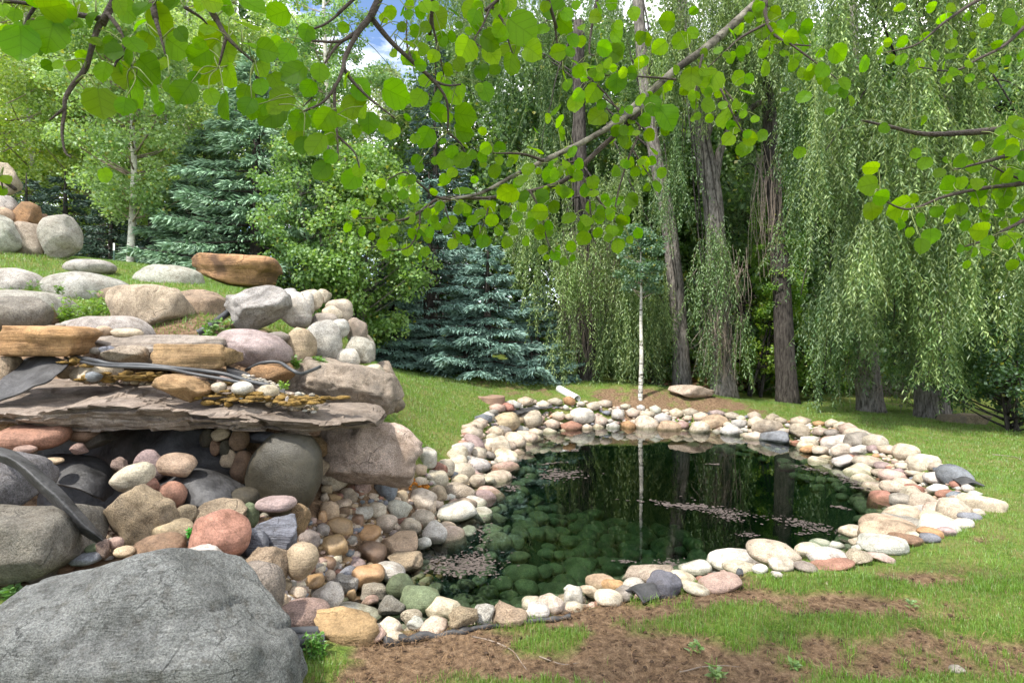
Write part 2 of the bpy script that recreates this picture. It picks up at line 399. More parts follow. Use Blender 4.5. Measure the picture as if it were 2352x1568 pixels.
ctrl = [(0,2.5,0),(2,2.5,0),(4,2.5,0),(-.45,2.5,.02),(0,1,0),(3,1,0),(-2,1,.06),(-1.6,2.2,.06),(-1,2.7,.06),(5,4,-.02),(6.5,6,-.05),(5.8,8,-.03),(8,10,-.06),(9,4,-.02),
 (0,-4,0),(6,-4,0),(-6,-4,.3),(14,0,0),(14,10,-.05),(14,22,0),(5,20,.15),(0,20,1.1),(-5,22,3.3),(-10,10,3.2),(-14,16,3.4),(-6,15,3.2),(-9,5,2.9),(-12,24,3.6),(-5,2.2,.9),(-3.4,2.0,.25),
 (0,40,4),(20,40,2),(-25,40,5),(-25,5,5),(25,5,0),(25,20,.5),(-12,-4,1.5)]
ctrl = [np.array(c, float) for c in ctrl]
for u, v, D in [(968,1018,7.6),(1015,994,8.3),(1081,964,9.6),(1155,954,10.5),(1215,941,11.2),(1298,928,12),(1365,921,12.5),(1415,928,12.6),(1548,934,12.5),(1648,948,12),
  (1715,955,11.5),(1835,967,10.6),(1950,991,9.4),(2057,1031,7.9),(2132,1071,6.8),(2199,1093,6.3),(2270,1142,5.5),(2261,1191,4.8),(2190,1218,4.5),(2101,1253,4.18),(2048,1284,3.92),
  (1955,1302,3.78),(1879,1311,3.7),(1759,1324,3.63),(1661,1353,3.44),(1568,1362,3.39),(1448,1386,3.25),(1263,1424,3.06),(1064,1450,2.94),(884,1468,2.86),
  # lawn behind the pond and the trees' feet
  (930,950,8.3),(930,900,9.5),(905,860,11.5),(1130,915,11.0),(890,840,14),(1100,862,14),(1260,872,14.5),(1467,900,13),(1330,889,13.4),(1400,896,13.2),(1540,905,13.1),(1700,919,13),(1590,902,13.2),(1665,912,14),(1820,926,14),(2000,942,13),(2140,957,12),(2230,968,11),(2350,985,10.5),
  # the hillside on the left
  (0,578,9.3),(-60,578,8.8),(40,584,8.75),(120,592,8.8),(180,601,9.0),(100,588,9.8),(300,607,13),(480,640,10.5),(200,632,8.5),(400,652,7.9),(560,668,8.6),(640,690,9),(50,669,6.5),(190,680,6.8),(280,690,6.7),(60,760,5.9),(150,735,5.9),(450,690,6.8),(700,720,8.2),(780,770,8.2),(840,830,8.4),
  (480,770,5.5),(700,800,6.2),(200,815,5.2),(0,815,5.2),(600,850,5.4),(760,900,5.7),(840,930,6.2),(880,990,6.0),
  # behind and inside the hollow
  (0,910,4.9),(300,905,4.9),(600,900,5.0),(100,1090,4.5),(300,1100,4.5),(500,1100,4.6),(620,1120,4.5),(760,1110,4.95),(860,1130,5.05),(960,1130,5.6),
  (150,1250,3.6),(300,1270,3.4),(420,1250,3.45),(520,1310,3.05),(600,1290,3.3),(660,1260,3.6),(740,1220,4.0),(800,1180,4.5),(860,1190,4.7),(950,1180,5.3),(700,1340,3.3),(760,1400,3.2),(800,1300,3.85),(880,1250,4.5),(980,1170,5.5),(600,1420,2.9),(0,1330,2.95),(200,1350,2.9)]:
    ctrl.append(W(u, v, D))
ctrl = np.array(ctrl)
RC = .35
def _phi(r2): return np.sqrt(r2 + RC * RC)
_d = ((ctrl[:, None, :2] - ctrl[None, :, :2]) ** 2).sum(-1)
_A = _phi(_d) - np.eye(len(ctrl)) * .02
_w = np.linalg.solve(_A, ctrl[:, 2] - 0.3)
def base_h(P):
    P = np.asarray(P, float); out = np.empty(len(P))
    for k in range(0, len(P), 20000):
        q = P[k:k + 20000]
        out[k:k + 20000] = _phi(((q[:, None] - ctrl[None, :, :2]) ** 2).sum(-1)) @ _w + .3
    return out
# bare soil: ellipses (u, v, half-width, half-height, weight) seen on near-flat ground
SOIL = [(900,1520,360,80,1.1),(1180,1500,300,90,1.1),(1420,1430,190,65,1.0),(1450,1520,280,80,1.0),(1830,1395,300,40,.95),(1800,1500,420,60,.62),(2150,1320,200,22,.6),(2250,1510,260,60,.62),(2050,1470,200,26,.75),(1980,1540,260,30,.65),(2280,1400,120,22,.7),
        (1560,1560,300,50,.8),(1500,925,170,13,.8),(1640,925,90,12,.7),(1150,925,90,16,.45),(1240,925,50,14,.45),(1740,940,60,14,.5),(2120,1160,70,20,.3),(2300,1240,60,18,.55),(960,985,40,20,.4),
        (1700,1330,60,22,.7),(2060,1420,260,20,.5),(1010,1450,420,16,.9),(1640,1362,240,14,.8)]
GRASSY = [(1280,1475,75,32,1.0),(1650,1440,150,48,1.0),(730,1545,120,40,1.0),(1480,1455,60,25,.4),(1900,1450,200,22,.5),(1850,1350,130,22,1.0),(2250,1290,160,16,.6)]
def project(P3):
    D = np.maximum(P3[:, 1], .3); return CU + P3[:, 0] / D * F, CV - (P3[:, 2] - CAMZ) / D * F
def _patch(L):
    out = []
    for u, v, a, b, w in L:
        D = CAMZ * F / (v - CV) if v > 1000 else {925: 12.6}.get(v, 11.5)
        if v < 1000: D = min(D, 12.8)
        c = W(u, v, D)
        # half depth on the ground for a half height of b pixels
        dv = max(v - CV, 40); ry = D * b / dv if v > 1000 else b / dv * D * .8
        out.append((c[0], c[1], a * D / F, max(ry, .06), w))
    return out
SOILW, GRASSW = _patch(SOIL), _patch(GRASSY)
def soil_mask(P):
    """1 = bare soil, 0 = turf (ground positions)"""
    s = np.zeros(len(P)); q = np.c_[P[:, :2], np.zeros(len(P))]
    wob = np.c_[fbm(q * 2.2, 3, 5), fbm(q * 2.2 + 9, 3, 6)] * .22
    p = P[:, :2] + wob
    for x, y, a, b, w in SOILW:
        s = np.maximum(s, w * (1 - sstep(np.hypot((p[:, 0] - x) / a, (p[:, 1] - y) / b), .55, 1.25)))
    for x, y, a, b, w in GRASSW:
        s = s * (1 - w * (1 - sstep(np.hypot((p[:, 0] - x) / a, (p[:, 1] - y) / b), .6, 1.15)))
    n = fbm(q * 3.1, 4, 21) * .5 + fbm(q * 11, 3, 31) * .35
    s = sstep(s + n * 1.05, .40, .74)
    near = 1 - sstep(P[:, 1], 5.2, 6.2)
    bg = sstep(fbm(q * 1.3 + 40, 4, 44) + .3 * fbm(q * 9, 2, 45), .25, .7) * .6
    return np.clip(np.maximum(s, bg * (.35 + .65 * near)), 0, 1)
def terrain(P):
    P = np.asarray(P, float)
    h = base_h(P); d = seg_dist(P, PONDS)
    q = np.c_[P, np.zeros(len(P))]
    h = h + .025 * fbm(q * 1.1, 3, 3) * sstep(P[:, 1], 1.5, 4)
    bank = sstep(d, -.02, .75)
    hb = (WATER_Z - .06) * (1 - bank) + h * bank
    dep = WATER_Z - .06 - .8 * (1 - np.exp(-np.maximum(-d, 0) / 1.1)) + .03 * fbm(q * 2.5, 3, 8)
    return np.where(d > 0, hb, dep), d
GX0, GX1, GY0, GY1, GS = -7.0, 9.0, .4, 16.0, .05
_gx = np.arange(GX0, GX1 + 1e-6, GS); _gy = np.arange(GY0, GY1 + 1e-6, GS)
_PX, _PY = np.meshgrid(_gx, _gy)
_pts = np.c_[_PX.ravel(), _PY.ravel()]
_GZ, _GD = terrain(_pts)
_GZ = _GZ.reshape(_PX.shape); _GD = _GD.reshape(_PX.shape)
def _bil(G, x, y):
    fx = np.clip((np.asarray(x) - GX0) / GS, 0, len(_gx) - 1.001); fy = np.clip((np.asarray(y) - GY0) / GS, 0, len(_gy) - 1.001)
    i = fx.astype(int); j = fy.astype(int); a = fx - i; b = fy - j
    return G[j, i] * (1 - a) * (1 - b) + G[j, i + 1] * a * (1 - b) + G[j + 1, i] * (1 - a) * b + G[j + 1, i + 1] * a * b
def gz(x, y):
    x = np.asarray(x, float); y = np.asarray(y, float)
    inside = (x > GX0) & (x < GX1) & (y > GY0) & (y < GY1)
    z = _bil(_GZ, x, y)
    if np.all(inside): return z
    zz = base_h(np.c_[np.atleast_1d(x), np.atleast_1d(y)])
    return np.where(np.atleast_1d(inside), np.atleast_1d(z), zz).reshape(np.shape(x))
def gd(x, y): return _bil(_GD, np.asarray(x, float), np.asarray(y, float))
def ground_hit(u, v, water=False):
    t = np.arange(1.6, 15.5, .02); x = (u - CU) / F * t; z = CAMZ - (v - CV) / F * t
    g = _bil(_GZ, x, t)
    if water: g = np.maximum(g, WATER_Z)
    k = np.argmax(z < g)
    return t[k] if (z < g).any() else 15.0

def build_ground():
    def axis(lo, hi, a, b, fine, grow=1.16):
        L = list(np.arange(a, b + 1e-6, fine)); s = fine
        while L[-1] < hi: s *= grow; L.append(L[-1] + min(s, 4))
        s = fine; pre = [a]
        while pre[-1] > lo: s *= grow; pre.append(pre[-1] - min(s, 4))
        return np.array(pre[:0:-1] + L)
    ax = axis(-70, 70, -5.2, 6.2, .062); ay = axis(-12, 110, 2.1, 13.5, .058)
    X, Y = np.meshgrid(ax, ay); P = np.c_[X.ravel(), Y.ravel()]
    z, d = terrain(P)
    soil = soil_mask(P); q = np.c_[P, np.zeros(len(P))]
    nearw = 1 - sstep(P[:, 1], 4.0, 6.0)
    rough = (.030 * fbm(q * 6, 4, 71) + .018 * np.abs(fbm(q * 19, 3, 73))) * soil * nearw * sstep(d, .3, .7)
    z = z + rough - .018 * soil * nearw
    V = np.c_[P, z]; nx, ny = len(ax), len(ay)
    i = np.arange(ny - 1)[:, None] * nx; j = np.arange(nx - 1)[None]
    q4 = np.stack([i + j, i + j + 1, i + nx + j + 1, i + nx + j], -1).reshape(-1, 4)
    pond = 1 - sstep(d, .05, .5)
    rocky = sstep(P[:, 0] * -1, .3, .8) * (1 - sstep(P[:, 1], 5.6, 6.3)) * sstep(z, -.6, -.2) * sstep(P[:, 1], 2.7, 3.0)
    soil = np.maximum(soil, rocky)
    col = np.c_[soil, pond, np.zeros(len(P))]
    m, nt, nd, lk, out = new_mat("ground_surface")
    a = N(nt, "ShaderNodeAttribute", attribute_name="Col"); sp = N(nt, "ShaderNodeSeparateColor"); lk.new(a.outputs["Color"], sp.inputs[0])
    geo = N(nt, "ShaderNodeNewGeometry")
    def noise(sc, det=6.0, ro=.6):
        n = N(nt, "ShaderNodeTexNoise", Scale=sc, Detail=det, Roughness=ro); lk.new(geo.outputs["Position"], n.inputs["Vector"]); return n.outputs[0]
    n1, n2, n3 = noise(3.0), noise(26.0), noise(120.0, 4.0, .7)
    soilc = ramp(nt, n2, [(.28, (.055, .036, .024)), (.5, (.19, .123, .075)), (.72, (.33, .23, .145))])
    soilc = mixc(nt, .7, soilc, mixc(nt, 1.0, soilc, ramp(nt, n3, [(.32, .35), (.68, 1.6)]), 'MULTIPLY'))
    turf = ramp(nt, n2, [(.3, (.06, .095, .018)), (.5, (.12, .19, .032)), (.72, (.2, .26, .055))])
    turf = mixc(nt, .8, turf, mixc(nt, 1.0, turf, ramp(nt, n3, [(.3, .4), (.7, 1.5)]), 'MULTIPLY'))
    turf = mixc(nt, ramp(nt, n1, [(.42, 0.0), (.7, .6)]), turf, (.25, .19, .09))
    silt = ramp(nt, n2, [(.3, (.012, .022, .014)), (.7, (.03, .055, .03))])
    c = mixc(nt, sp.outputs[0], turf, soilc); c = mixc(nt, sp.outputs[1], c, silt)
    bs = N(nt, "ShaderNodeBsdfPrincipled", Roughness=.95); bs.inputs["Specular IOR Level"].default_value = .1
    lk.new(c, bs.inputs["Base Color"])
    hb = mixc(nt, .5, n2, n3); bp = N(nt, "ShaderNodeBump", Strength=1.0, Distance=.03); lk.new(hb, bp.inputs["Height"]); lk.new(bp.outputs[0], bs.inputs["Normal"])
    lk.new(bs.outputs[0], out.inputs[0])
    o = link("ground", mesh_np("ground", V, [q4], True, col, m)); tag(o, kind="structure")
build_ground()

def build_water():
    # closed body of water: a flat top with the shore a little under the stones, sides and a floor below the bed
    P = closed_smooth(POND, 3)
    ctr = P.mean(0)
    nrm = unit(np.c_[np.roll(P, -1, 0) - np.roll(P, 1, 0)])
    nrm = np.c_[nrm[:, 1], -nrm[:, 0]]
    test = seg_dist(P + nrm * .1, PONDS).mean()
    if test < 0: nrm = -nrm
    O = P + nrm * .22; n = len(O)
    V = np.vstack([np.c_[O, np.full(n, WATER_Z)], np.c_[O, np.full(n, -1.6)]])
    bm = bmesh.new()
    vs = [bm.verts.new(v) for v in V]
    bm.faces.new(vs[:n]); bm.faces.new(vs[n:][::-1])
    for k in range(n): bm.faces.new([vs[k], vs[n + k], vs[n + (k + 1) % n], vs[(k + 1) % n]])
    bmesh.ops.recalc_face_normals(bm, faces=bm.faces)
    me = bpy.data.meshes.new("pond_water"); bm.to_mesh(me); bm.free()
    m, nt, nd, lk, out = new_mat("pond_water_surface")
    tr = N(nt, "ShaderNodeBsdfTransparent"); tr.inputs[0].default_value = (.9, .96, .92, 1)
    gl = N(nt, "ShaderNodeBsdfGlossy", Roughness=.015); gl.inputs[0].default_value = (1, 1, 1, 1)
    fr = N(nt, "ShaderNodeFresnel", IOR=1.33)
    geo = N(nt, "ShaderNodeNewGeometry")
    no = N(nt, "ShaderNodeTexNoise", Scale=5.0, Detail=2.0); lk.new(geo.outputs["Position"], no.inputs["Vector"])
    bp = N(nt, "ShaderNodeBump", Strength=.03, Distance=.02); lk.new(no.outputs[0], bp.inputs["Height"])
    lk.new(bp.outputs[0], gl.inputs["Normal"]); lk.new(bp.outputs[0], fr.inputs["Normal"])
    mx = N(nt, "ShaderNodeMixShader"); lk.new(fr.outputs[0], mx.inputs[0]); lk.new(tr.outputs[0], mx.inputs[1]); lk.new(gl.outputs[0], mx.inputs[2])
    lk.new(mx.outputs[0], out.inputs["Surface"])
    va = N(nt, "ShaderNodeVolumeAbsorption"); va.inputs["Color"].default_value = (.25, .46, .34, 1); va.inputs["Density"].default_value = 1.6
    lk.new(va.outputs[0], out.inputs["Volume"])
    me.materials.append(m)
    tag(link("pond_water", me), kind="structure")
build_water()

# ------------------------------------------------------------------ rocks
_ICO = {}
def ico(s):
    if s not in _ICO:
        bm = bmesh.new(); bmesh.ops.create_icosphere(bm, subdivisions=s, radius=1)
        bm.verts.ensure_lookup_table()
        _ICO[s] = (np.array([v.co[:] for v in bm.verts]), np.array([[v.index for v in f.verts] for f in bm.faces])); bm.free()
    return _ICO[s]
def rock_shape(style, seed, sub=4, tilt=0.0, asp=(1, 1, 1)):
    """unit rock whose bounding box is [-1,1]^3 after tilting in the picture plane"""
    r = np.random.default_rng(seed); V, Fc = ico(sub); V = V.copy()
    p = {'smooth': 2.25, 'round': 2.5, 'ang': 3.2, 'slab': 7.0, 'rough': 2.9, 'flat': 2.3, 'egg': 2.1}[style]
    V = V / (np.abs(V) ** p).sum(1, keepdims=True) ** (1 / p)
    if style == 'egg': V[:, 0] *= 1 + .22 * V[:, 2]; V[:, 1] *= 1 + .22 * V[:, 2]
    A = np.array(asp) / max(asp)
    off = r.uniform(-50, 50, 3)
    ncut = {'smooth': 5, 'round': 10, 'ang': 13, 'slab': 9, 'rough': 11, 'flat': 3, 'egg': 3}[style]
    lo = {'smooth': .72, 'round': .66, 'ang': .58, 'slab': .84, 'rough': .62, 'flat': .78, 'egg': .78}[style]
    hard = .97 if style in ('ang', 'slab') else .85 if style in ('round', 'rough') else .7
    for k in range(ncut):
        n = unit(r.normal(size=3) * (np.array([1, 1, .35]) if style == 'slab' else 1)); d = r.uniform(lo, .98)
        e = V @ n - d; V = V - n * np.maximum(e, 0)[:, None] * hard
    Q = V * A
    amp = {'smooth': .13, 'round': .16, 'ang': .15, 'slab': .05, 'rough': .22, 'flat': .09, 'egg': .08}[style]
    N3 = unit(V)
    V = V + N3 * (amp * fbm(Q * 1.4 + off, 2, seed % 97))[:, None]
    if style in ('ang', 'rough'):
        V = V + N3 * (.07 * (1 - 2 * np.abs(fbm(Q * 3.2 + off, 3, seed % 53))) - .035)[:, None] + N3 * (.022 * fbm(Q * 11 + off, 3, 5))[:, None]
    if style in ('ang', 'rough', 'round') and sub >= 4:
        g1 = np.abs(fbm(Q * 1.7 + off + 31, 3, 61)); wdt = .05 if sub >= 5 else .09
        V = V - N3 * ((.06 if style != 'round' else .035) * (1 - np.clip(g1 / wdt, 0, 1)))[:, None]
    if style == 'slab':
        side = np.clip(1 - np.abs(N3[:, 2]) * 1.1, 0, 1)
        lay = np.floor((Q[:, 2] / A[2] + .25 * fbm(Q * 1.5 + off, 2, 3)) * 3.2)
        step = _hash(lay.astype(np.int64) + 50, np.zeros(len(lay), np.int64), np.zeros(len(lay), np.int64), seed % 1000)
        V[:, :2] *= (1 + .07 * (step * side))[:, None]
        V = V + N3 * (.10 * fbm(Q * 3 + off, 4, 7) * (.25 + side))[:, None]
        V[:, 2] += .10 * fbm(np.c_[Q[:, :2] * 3, np.zeros(len(Q))] + off, 3, 9)
    elif style not in ('ang', 'rough'):
        V = V + N3 * (.05 * fbm(Q * 2.6 + off, 3, 15) + .012 * fbm(Q * 8 + off, 2, 5))[:, None]
    if sub >= 6: V = V + N3 * (.010 * fbm(Q * np.array([9, 14, 22]) + off, 4, 25) + .02 * (np.abs(fbm(Q * 4.5 + off, 3, 27)) - .2))[:, None]
    V = V * A
    if tilt:
        c, s = math.cos(tilt), math.sin(tilt)
        V[:, [0, 2]] = V[:, [0, 2]] @ np.array([[c, -s], [s, c]])
    mn, mx = V.min(0), V.max(0)
    return (V - (mn + mx) / 2) / ((mx - mn) / 2), Fc

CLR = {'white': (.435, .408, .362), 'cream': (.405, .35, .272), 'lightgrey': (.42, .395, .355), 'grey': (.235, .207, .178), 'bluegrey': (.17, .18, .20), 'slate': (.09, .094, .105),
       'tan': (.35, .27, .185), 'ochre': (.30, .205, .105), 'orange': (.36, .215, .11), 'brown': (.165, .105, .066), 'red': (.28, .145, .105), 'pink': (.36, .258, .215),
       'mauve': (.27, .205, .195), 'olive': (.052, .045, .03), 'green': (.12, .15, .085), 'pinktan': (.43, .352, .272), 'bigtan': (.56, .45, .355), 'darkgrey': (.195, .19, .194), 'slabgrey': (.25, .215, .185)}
CWORD = {'darkgrey': 'dark grey', 'slabgrey': 'mauve-grey', 'white': 'chalky white', 'cream': 'cream', 'lightgrey': 'pale grey', 'grey': 'grey', 'bluegrey': 'blue-grey', 'slate': 'dark slate', 'tan': 'tan', 'ochre': 'ochre yellow', 'orange': 'orange-tan',
         'brown': 'brown', 'red': 'brick red', 'pink': 'salmon pink', 'mauve': 'mauve', 'olive': 'dark olive', 'green': 'mossy green', 'pinktan': 'pinkish tan'}
ROCKS = []       # (object, colour key, style, u, v, label or None)
FOOT = []        # x, y, r footprints for packing
_rs = [100]
def jitter(c, a=.09):
    k = 1 + random.uniform(-a, a) * 1.3
    return [max(.01, min(.8, x * k * (1 + random.uniform(-a, a) * .4))) for x in c] + [1]
def rock(z, x0, y0, x1, y1, D=None, c='tan', st='smooth', label=None, mat=None, tilt=0, dep=None, sub=None, name=None, seed=None, sink=.06):
    u0, v0 = uv(z, x0, y0); u1, v1 = uv(z, x1, y1)
    _rs[0] += 1; seed = seed or _rs[0] * 13
    if D is None:
        D0 = ground_hit((u0 + u1) / 2, v1, True); wm = (u1 - u0) / F * D0
        D = D0 + .30 * wm * (dep or .8)
    w = (u1 - u0) / F * D; h = (v1 - v0) / F * D
    dp = (dep or (.85 if st != 'slab' else .8)) * (w if w < 3 * h else .75 * w)
    if dep is None: dp = min(max(dp, h * .7), w * 1.3)
    ctr = W((u0 + u1) / 2, (v0 + v1) / 2, D)
    V, Fc = rock_shape(st, seed, sub or (5 if (u1 - u0) > 300 else 4 if (u1 - u0) > 80 else 3), math.radians(-tilt), (w, dp, h))
    V = V * np.array([w / 2, dp / 2, h / 2])
    base = np.array([0, 0, h / 2]); V = V + base
    big = w > .36
    nm = name or ('stone_slab' if st == 'slab' else 'boulder' if big else 'river_stone')
    mt = mat or {'smooth': 'smooth', 'round': 'granite' if big else 'smooth', 'ang': 'slate' if c in ('slate', 'bluegrey') else 'granite', 'slab': 'slab', 'rough': 'rough', 'flat': 'smooth', 'egg': 'smooth'}[st]
    me = mesh_np(nm, V, [Fc], True, None, M[mt])
    o = link(nm, me, None, ctr - base); o.color = jitter(CLR[c])
    FOOT.append((ctr[0], ctr[1], w * .45, ctr[2]))
    ROCKS.append((o, c, st, (u0 + u1) / 2, (v0 + v1) / 2, label, w))
    return o

# --- pile of boulders at the far left, on the hillside
rock(1,-120,70,115,350,9.3,'pinktan','ang','tall pinkish tan boulder on top of the pile at the left picture edge')
rock(1,-60,300,130,490,9.1,'lightgrey','round','pale grey boulder in the left pile beside the orange boulder')
rock(1,80,350,292,540,9.1,'orange','ang','orange-tan angular boulder in the left pile above the lawn')
rock(1,-80,385,100,530,8.9,'tan','smooth','tan rounded boulder at the left picture edge under the pale grey boulder')
rock(1,272,425,320,520,9.2,'brown','ang','small brown stone wedged between orange and tall white boulder in left pile')
rock(1,-150,440,155,745,8.7,'white','rough','chalky rough boulder at the left picture edge resting on the lawn')
rock(1,95,480,320,745,8.9,'pinktan','ang','pinkish boulder under the orange boulder in the left pile')
rock(1,285,433,530,770,9.0,'white','round','tall white boulder tapering downward at the right end of the left pile')
# --- boulders set in the hillside lawn, each half buried
_rock0 = rock
def rock(z, x0, y0, x1, y1, *a, **k):
    return _rock0(z, x0, y0, x1, y1 + (.75 * (y1 - y0) if z == 1 and 735 < y0 < 1140 and y1 < 1300 and (y1 - y0) < .4 * (x1 - x0) and y0 != 712 else 0), *a, **k)
rock(1,465,740,775,870,8.7,'lightgrey','smooth','low pale dome boulder farthest up the hillside lawn', 'granite')
rock(1,-200,800,302,970,6.8,'white','smooth','low white boulder in the lawn at the left edge', 'granite')
rock(1,300,832,870,1010,7.1,'lightgrey','smooth','wide grey dome boulder in the lawn with weeds along its foot', 'granite')
rock(1,690,930,930,1075,6.5,'tan','round','small tan boulder between the wide grey dome and the big round boulder')
rock(1,962,775,1396,925,8.3,'lightgrey','smooth','oval pale speckled boulder in the lawn left of the brown-orange slab', 'granite')
rock(1,1345,712,1942,935,9.3,'orange','slab','big brown and orange rectangular block on the lawn crest', dep=.55, mat='block', tilt=-3)
rock(1,-220,955,465,1100,6.1,'white','smooth','low whitish boulder above the grey rounded boulder at the left edge', 'granite')
rock(1,-70,995,335,1240,5.4,'grey','smooth','smooth grey rounded boulder left of the bright weeds', 'granite')
rock(1,245,1040,392,1230,5.6,'brown','round','brown boulder half hidden behind the smooth grey rounded boulder')
rock(1,440,1130,1052,1290,5.1,'white','smooth','long low white boulder above the small red stone', 'granite')
rock(1,800,925,1302,1290,5.75,'pinktan','round','biggest round tan boulder on the crest of the wall', seed=901)
rock(1,1215,945,1562,1220,6.1,'tan','round','blocky rounded tan boulder left of the big cracked white boulder')
rock(1,1553,918,2018,1245,5.75,'lightgrey','ang','big cracked whitish boulder overhanging the mauve boulder', seed=933)
rock = _rock0
for a in [(310,1195,420,1245,'tan'),(480,1203,648,1270,'red'),(645,1198,772,1280,'tan'),(775,1215,972,1290,'pinktan'),(560,1230,715,1352,'tan'),(190,1212,385,1260,'lightgrey'),(385,1180,450,1215,'grey')]:
    rock(1,*a[:4],4.75,a[4],'smooth')
rock(1,-30,1198,636,1412,4.4,'orange','slab','orange layered sandstone slab at the left edge above the folded black liner', dep=.7)
rock(1,690,1258,1620,1480,4.85,'slabgrey','slab','flat mauve-grey slab lying behind the ochre block', dep=.8)
rock(1,1018,1322,1572,1502,4.3,'ochre','slab','long ochre sandstone block beside the black hoses', dep=.55)
rock(1,1480,1340,1655,1485,4.5,'ochre','ang','small ochre rock at the right end of the long ochre block')
rock(1,755,1332,1002,1458,4.3,'pinktan','ang','pale pinkish broken rock left of the long ochre block')
rock(1,695,1335,822,1442,4.4,'bluegrey','ang')
rock(1,620,1345,702,1395,4.45,'grey','smooth')
rock(1,1500,1218,2008,1490,4.95,'mauve','smooth','big smooth mauve boulder under the cracked whitish boulder', tilt=-18)
rock(1,1838,1238,1992,1318,5.2,'grey','flat'); rock(1,1745,1228,1848,1295,5.3,'brown','smooth')
rock(3,462,735,787,890,4.55,'orange','round','orange-tan rounded boulder under the grey hose', 'granite')
# --- chain of boulders curving back along the right flank of the wall
for x0,y0,x1,y1,D,c,st,lb in [
 (678,170,805,260,6.5,'lightgrey','smooth',None),(688,192,922,475,5.95,'lightgrey','round','grey streaked boulder touching the right side of the cracked whitish boulder'),
 (833,195,937,395,6.15,'white','smooth',None),(828,178,1002,365,6.35,'pinktan','round',None),(938,213,1012,305,6.55,'red','ang','brick red rock near the top of the boulder wall'),
 (935,176,1062,290,6.9,'cream','round',None),(1022,248,1224,440,6.6,'cream','round','cream rounded boulder at the top right end of the wall'),(993,300,1152,420,6.3,'pinktan','round',None),
 (908,358,1133,540,6.1,'grey','round',None),(1063,400,1203,545,6.0,'white','smooth',None),(863,403,1147,715,5.65,'lightgrey','round','large pale grey boulder in the middle of the wall right flank'),
 (738,463,952,772,5.35,'tan','round','upright tan boulder with a weed at its foot'),(1178,390,1342,610,6.45,'pinktan','rough',None),(1130,528,1392,745,6.0,'white','ang','white boulder with a level crack on the wall right flank'),
 (1090,622,1282,785,5.7,'lightgrey','smooth',None),(1215,495,1390,740,6.6,'pinktan','rough',None),(1285,738,1485,880,5.75,'cream','smooth',None),(1338,715,1553,965,6.1,'pinktan','rough','rough pinkish boulder at the lawn edge of the wall'),
 (1398,838,1492,955,5.55,'cream','smooth',None),(1468,933,1617,1110,5.65,'pinktan','rough','small rough boulder low on the lawn side of the wall')]:
    rock(3,x0,y0,x1,y1,D,c,st,lb)
rock(3,715,675,1585,1165,5.3,'pinktan','rough','huge rough pinkish boulder right above the waterfall slab tip', tilt=-22, seed=77, dep=.6, sub=5)
rock(3,940,1118,1775,1690,4.85,'bigtan','rough','huge flat-faced pinkish boulder beside the pond with rusty stain at its foot', tilt=-12, seed=4242, dep=.55, sub=5, mat='iron')
rock(3,895,1415,1060,1570,4.65,'tan','ang'); rock(3,768,1278,1035,1455,4.7,'ochre','ang'); rock(3,640,1235,905,1370,4.85,'pinktan','ang')
rock(2,1420,588,1535,650,4.9,'tan','smooth'); rock(2,1320,588,1500,648,4.5,'slate','smooth')
# --- things lying on the main slab
rock(2,845,278,1112,432,4.05,'ochre','ang','ochre angular block lying on the main waterfall slab', tilt=-22, mat='slab')
rock(2,400,215,640,335,4.45,'pinktan','round','pinkish rock on the slab beside the folded black liner'); rock(2,465,263,547,322,4.2,'bluegrey','smooth'); rock(2,305,220,402,305,4.5,'tan','round'); rock(2,-40,178,102,325,4.4,'tan','ang')
rock(2,975,268,1117,332,4.25,'pink','smooth'); rock(2,1170,283,1252,332,4.3,'mauve','flat'); rock(2,1140,318,1222,382,4.12,'cream','smooth'); rock(2,1250,316,1362,392,4.12,'lightgrey','smooth'); rock(2,1388,333,1503,408,4.15,'cream','smooth')
rock(2,1540,395,1560,450,4.05,'lightgrey','ang'); rock(2,1575,420,1650,460,4.08,'tan','smooth')
# --- hollow under the slab and its floor
rock(2,-20,520,97,612,4.0,'orange','ang'); rock(2,12,553,372,694,3.9,'red','smooth','long brick red rounded stone under the left end of the slab', tilt=4)
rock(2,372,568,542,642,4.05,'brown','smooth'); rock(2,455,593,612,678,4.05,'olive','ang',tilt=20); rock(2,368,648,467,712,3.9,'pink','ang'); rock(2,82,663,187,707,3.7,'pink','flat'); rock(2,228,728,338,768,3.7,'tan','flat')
rock(2,-320,690,225,1030,3.3,'darkgrey','round','grey boulder at the left edge under the black liner strip', 'granite')
rock(2,-330,952,505,1345,3.0,'grey','round','large grey boulder at the left edge below the black liner strip', 'granite', seed=612)
rock(2,718,683,897,862,3.95,'mauve','flat','thin reddish brown disc stone standing in the hollow', dep=.3); rock(2,858,703,1062,832,3.85,'tan','smooth','tan oval stone in the hollow right of the reddish disc', tilt=-14)
rock(2,612,722,692,808,3.85,'pink','ang'); rock(2,608,752,822,918,3.6,'cream','egg','cream oval stone leaning in the hollow', tilt=28); rock(2,740,833,857,912,3.62,'red','smooth'); rock(2,848,857,1002,1003,3.68,'red','smooth')
rock(2,556,868,957,1260,3.3,'tan','slab','large flat tan rock leaning below the cream oval stone', 'rough', tilt=40, dep=.4, seed=1211)
rock(2,900,988,1057,1095,3.55,'tan','ang'); rock(2,838,1058,1042,1205,3.3,'tan','smooth'); rock(2,738,1138,992,1295,3.1,'brown','smooth','brown rounded stone beside the big red boulder')
rock(2,1073,953,1333,1115,3.65,'tan','ang'); rock(2,1028,1013,1342,1310,3.15,'red','round','big brick red boulder with a dent, below the hollow', 'smooth', tilt=-20, seed=5151)
rock(2,1243,888,1397,1005,3.85,'olive','flat',None); rock(2,1303,968,1392,1110,3.75,'green','flat'); rock(2,1388,938,1592,1018,3.65,'mauve','flat','flat mauve stone leaning on the olive boulder')
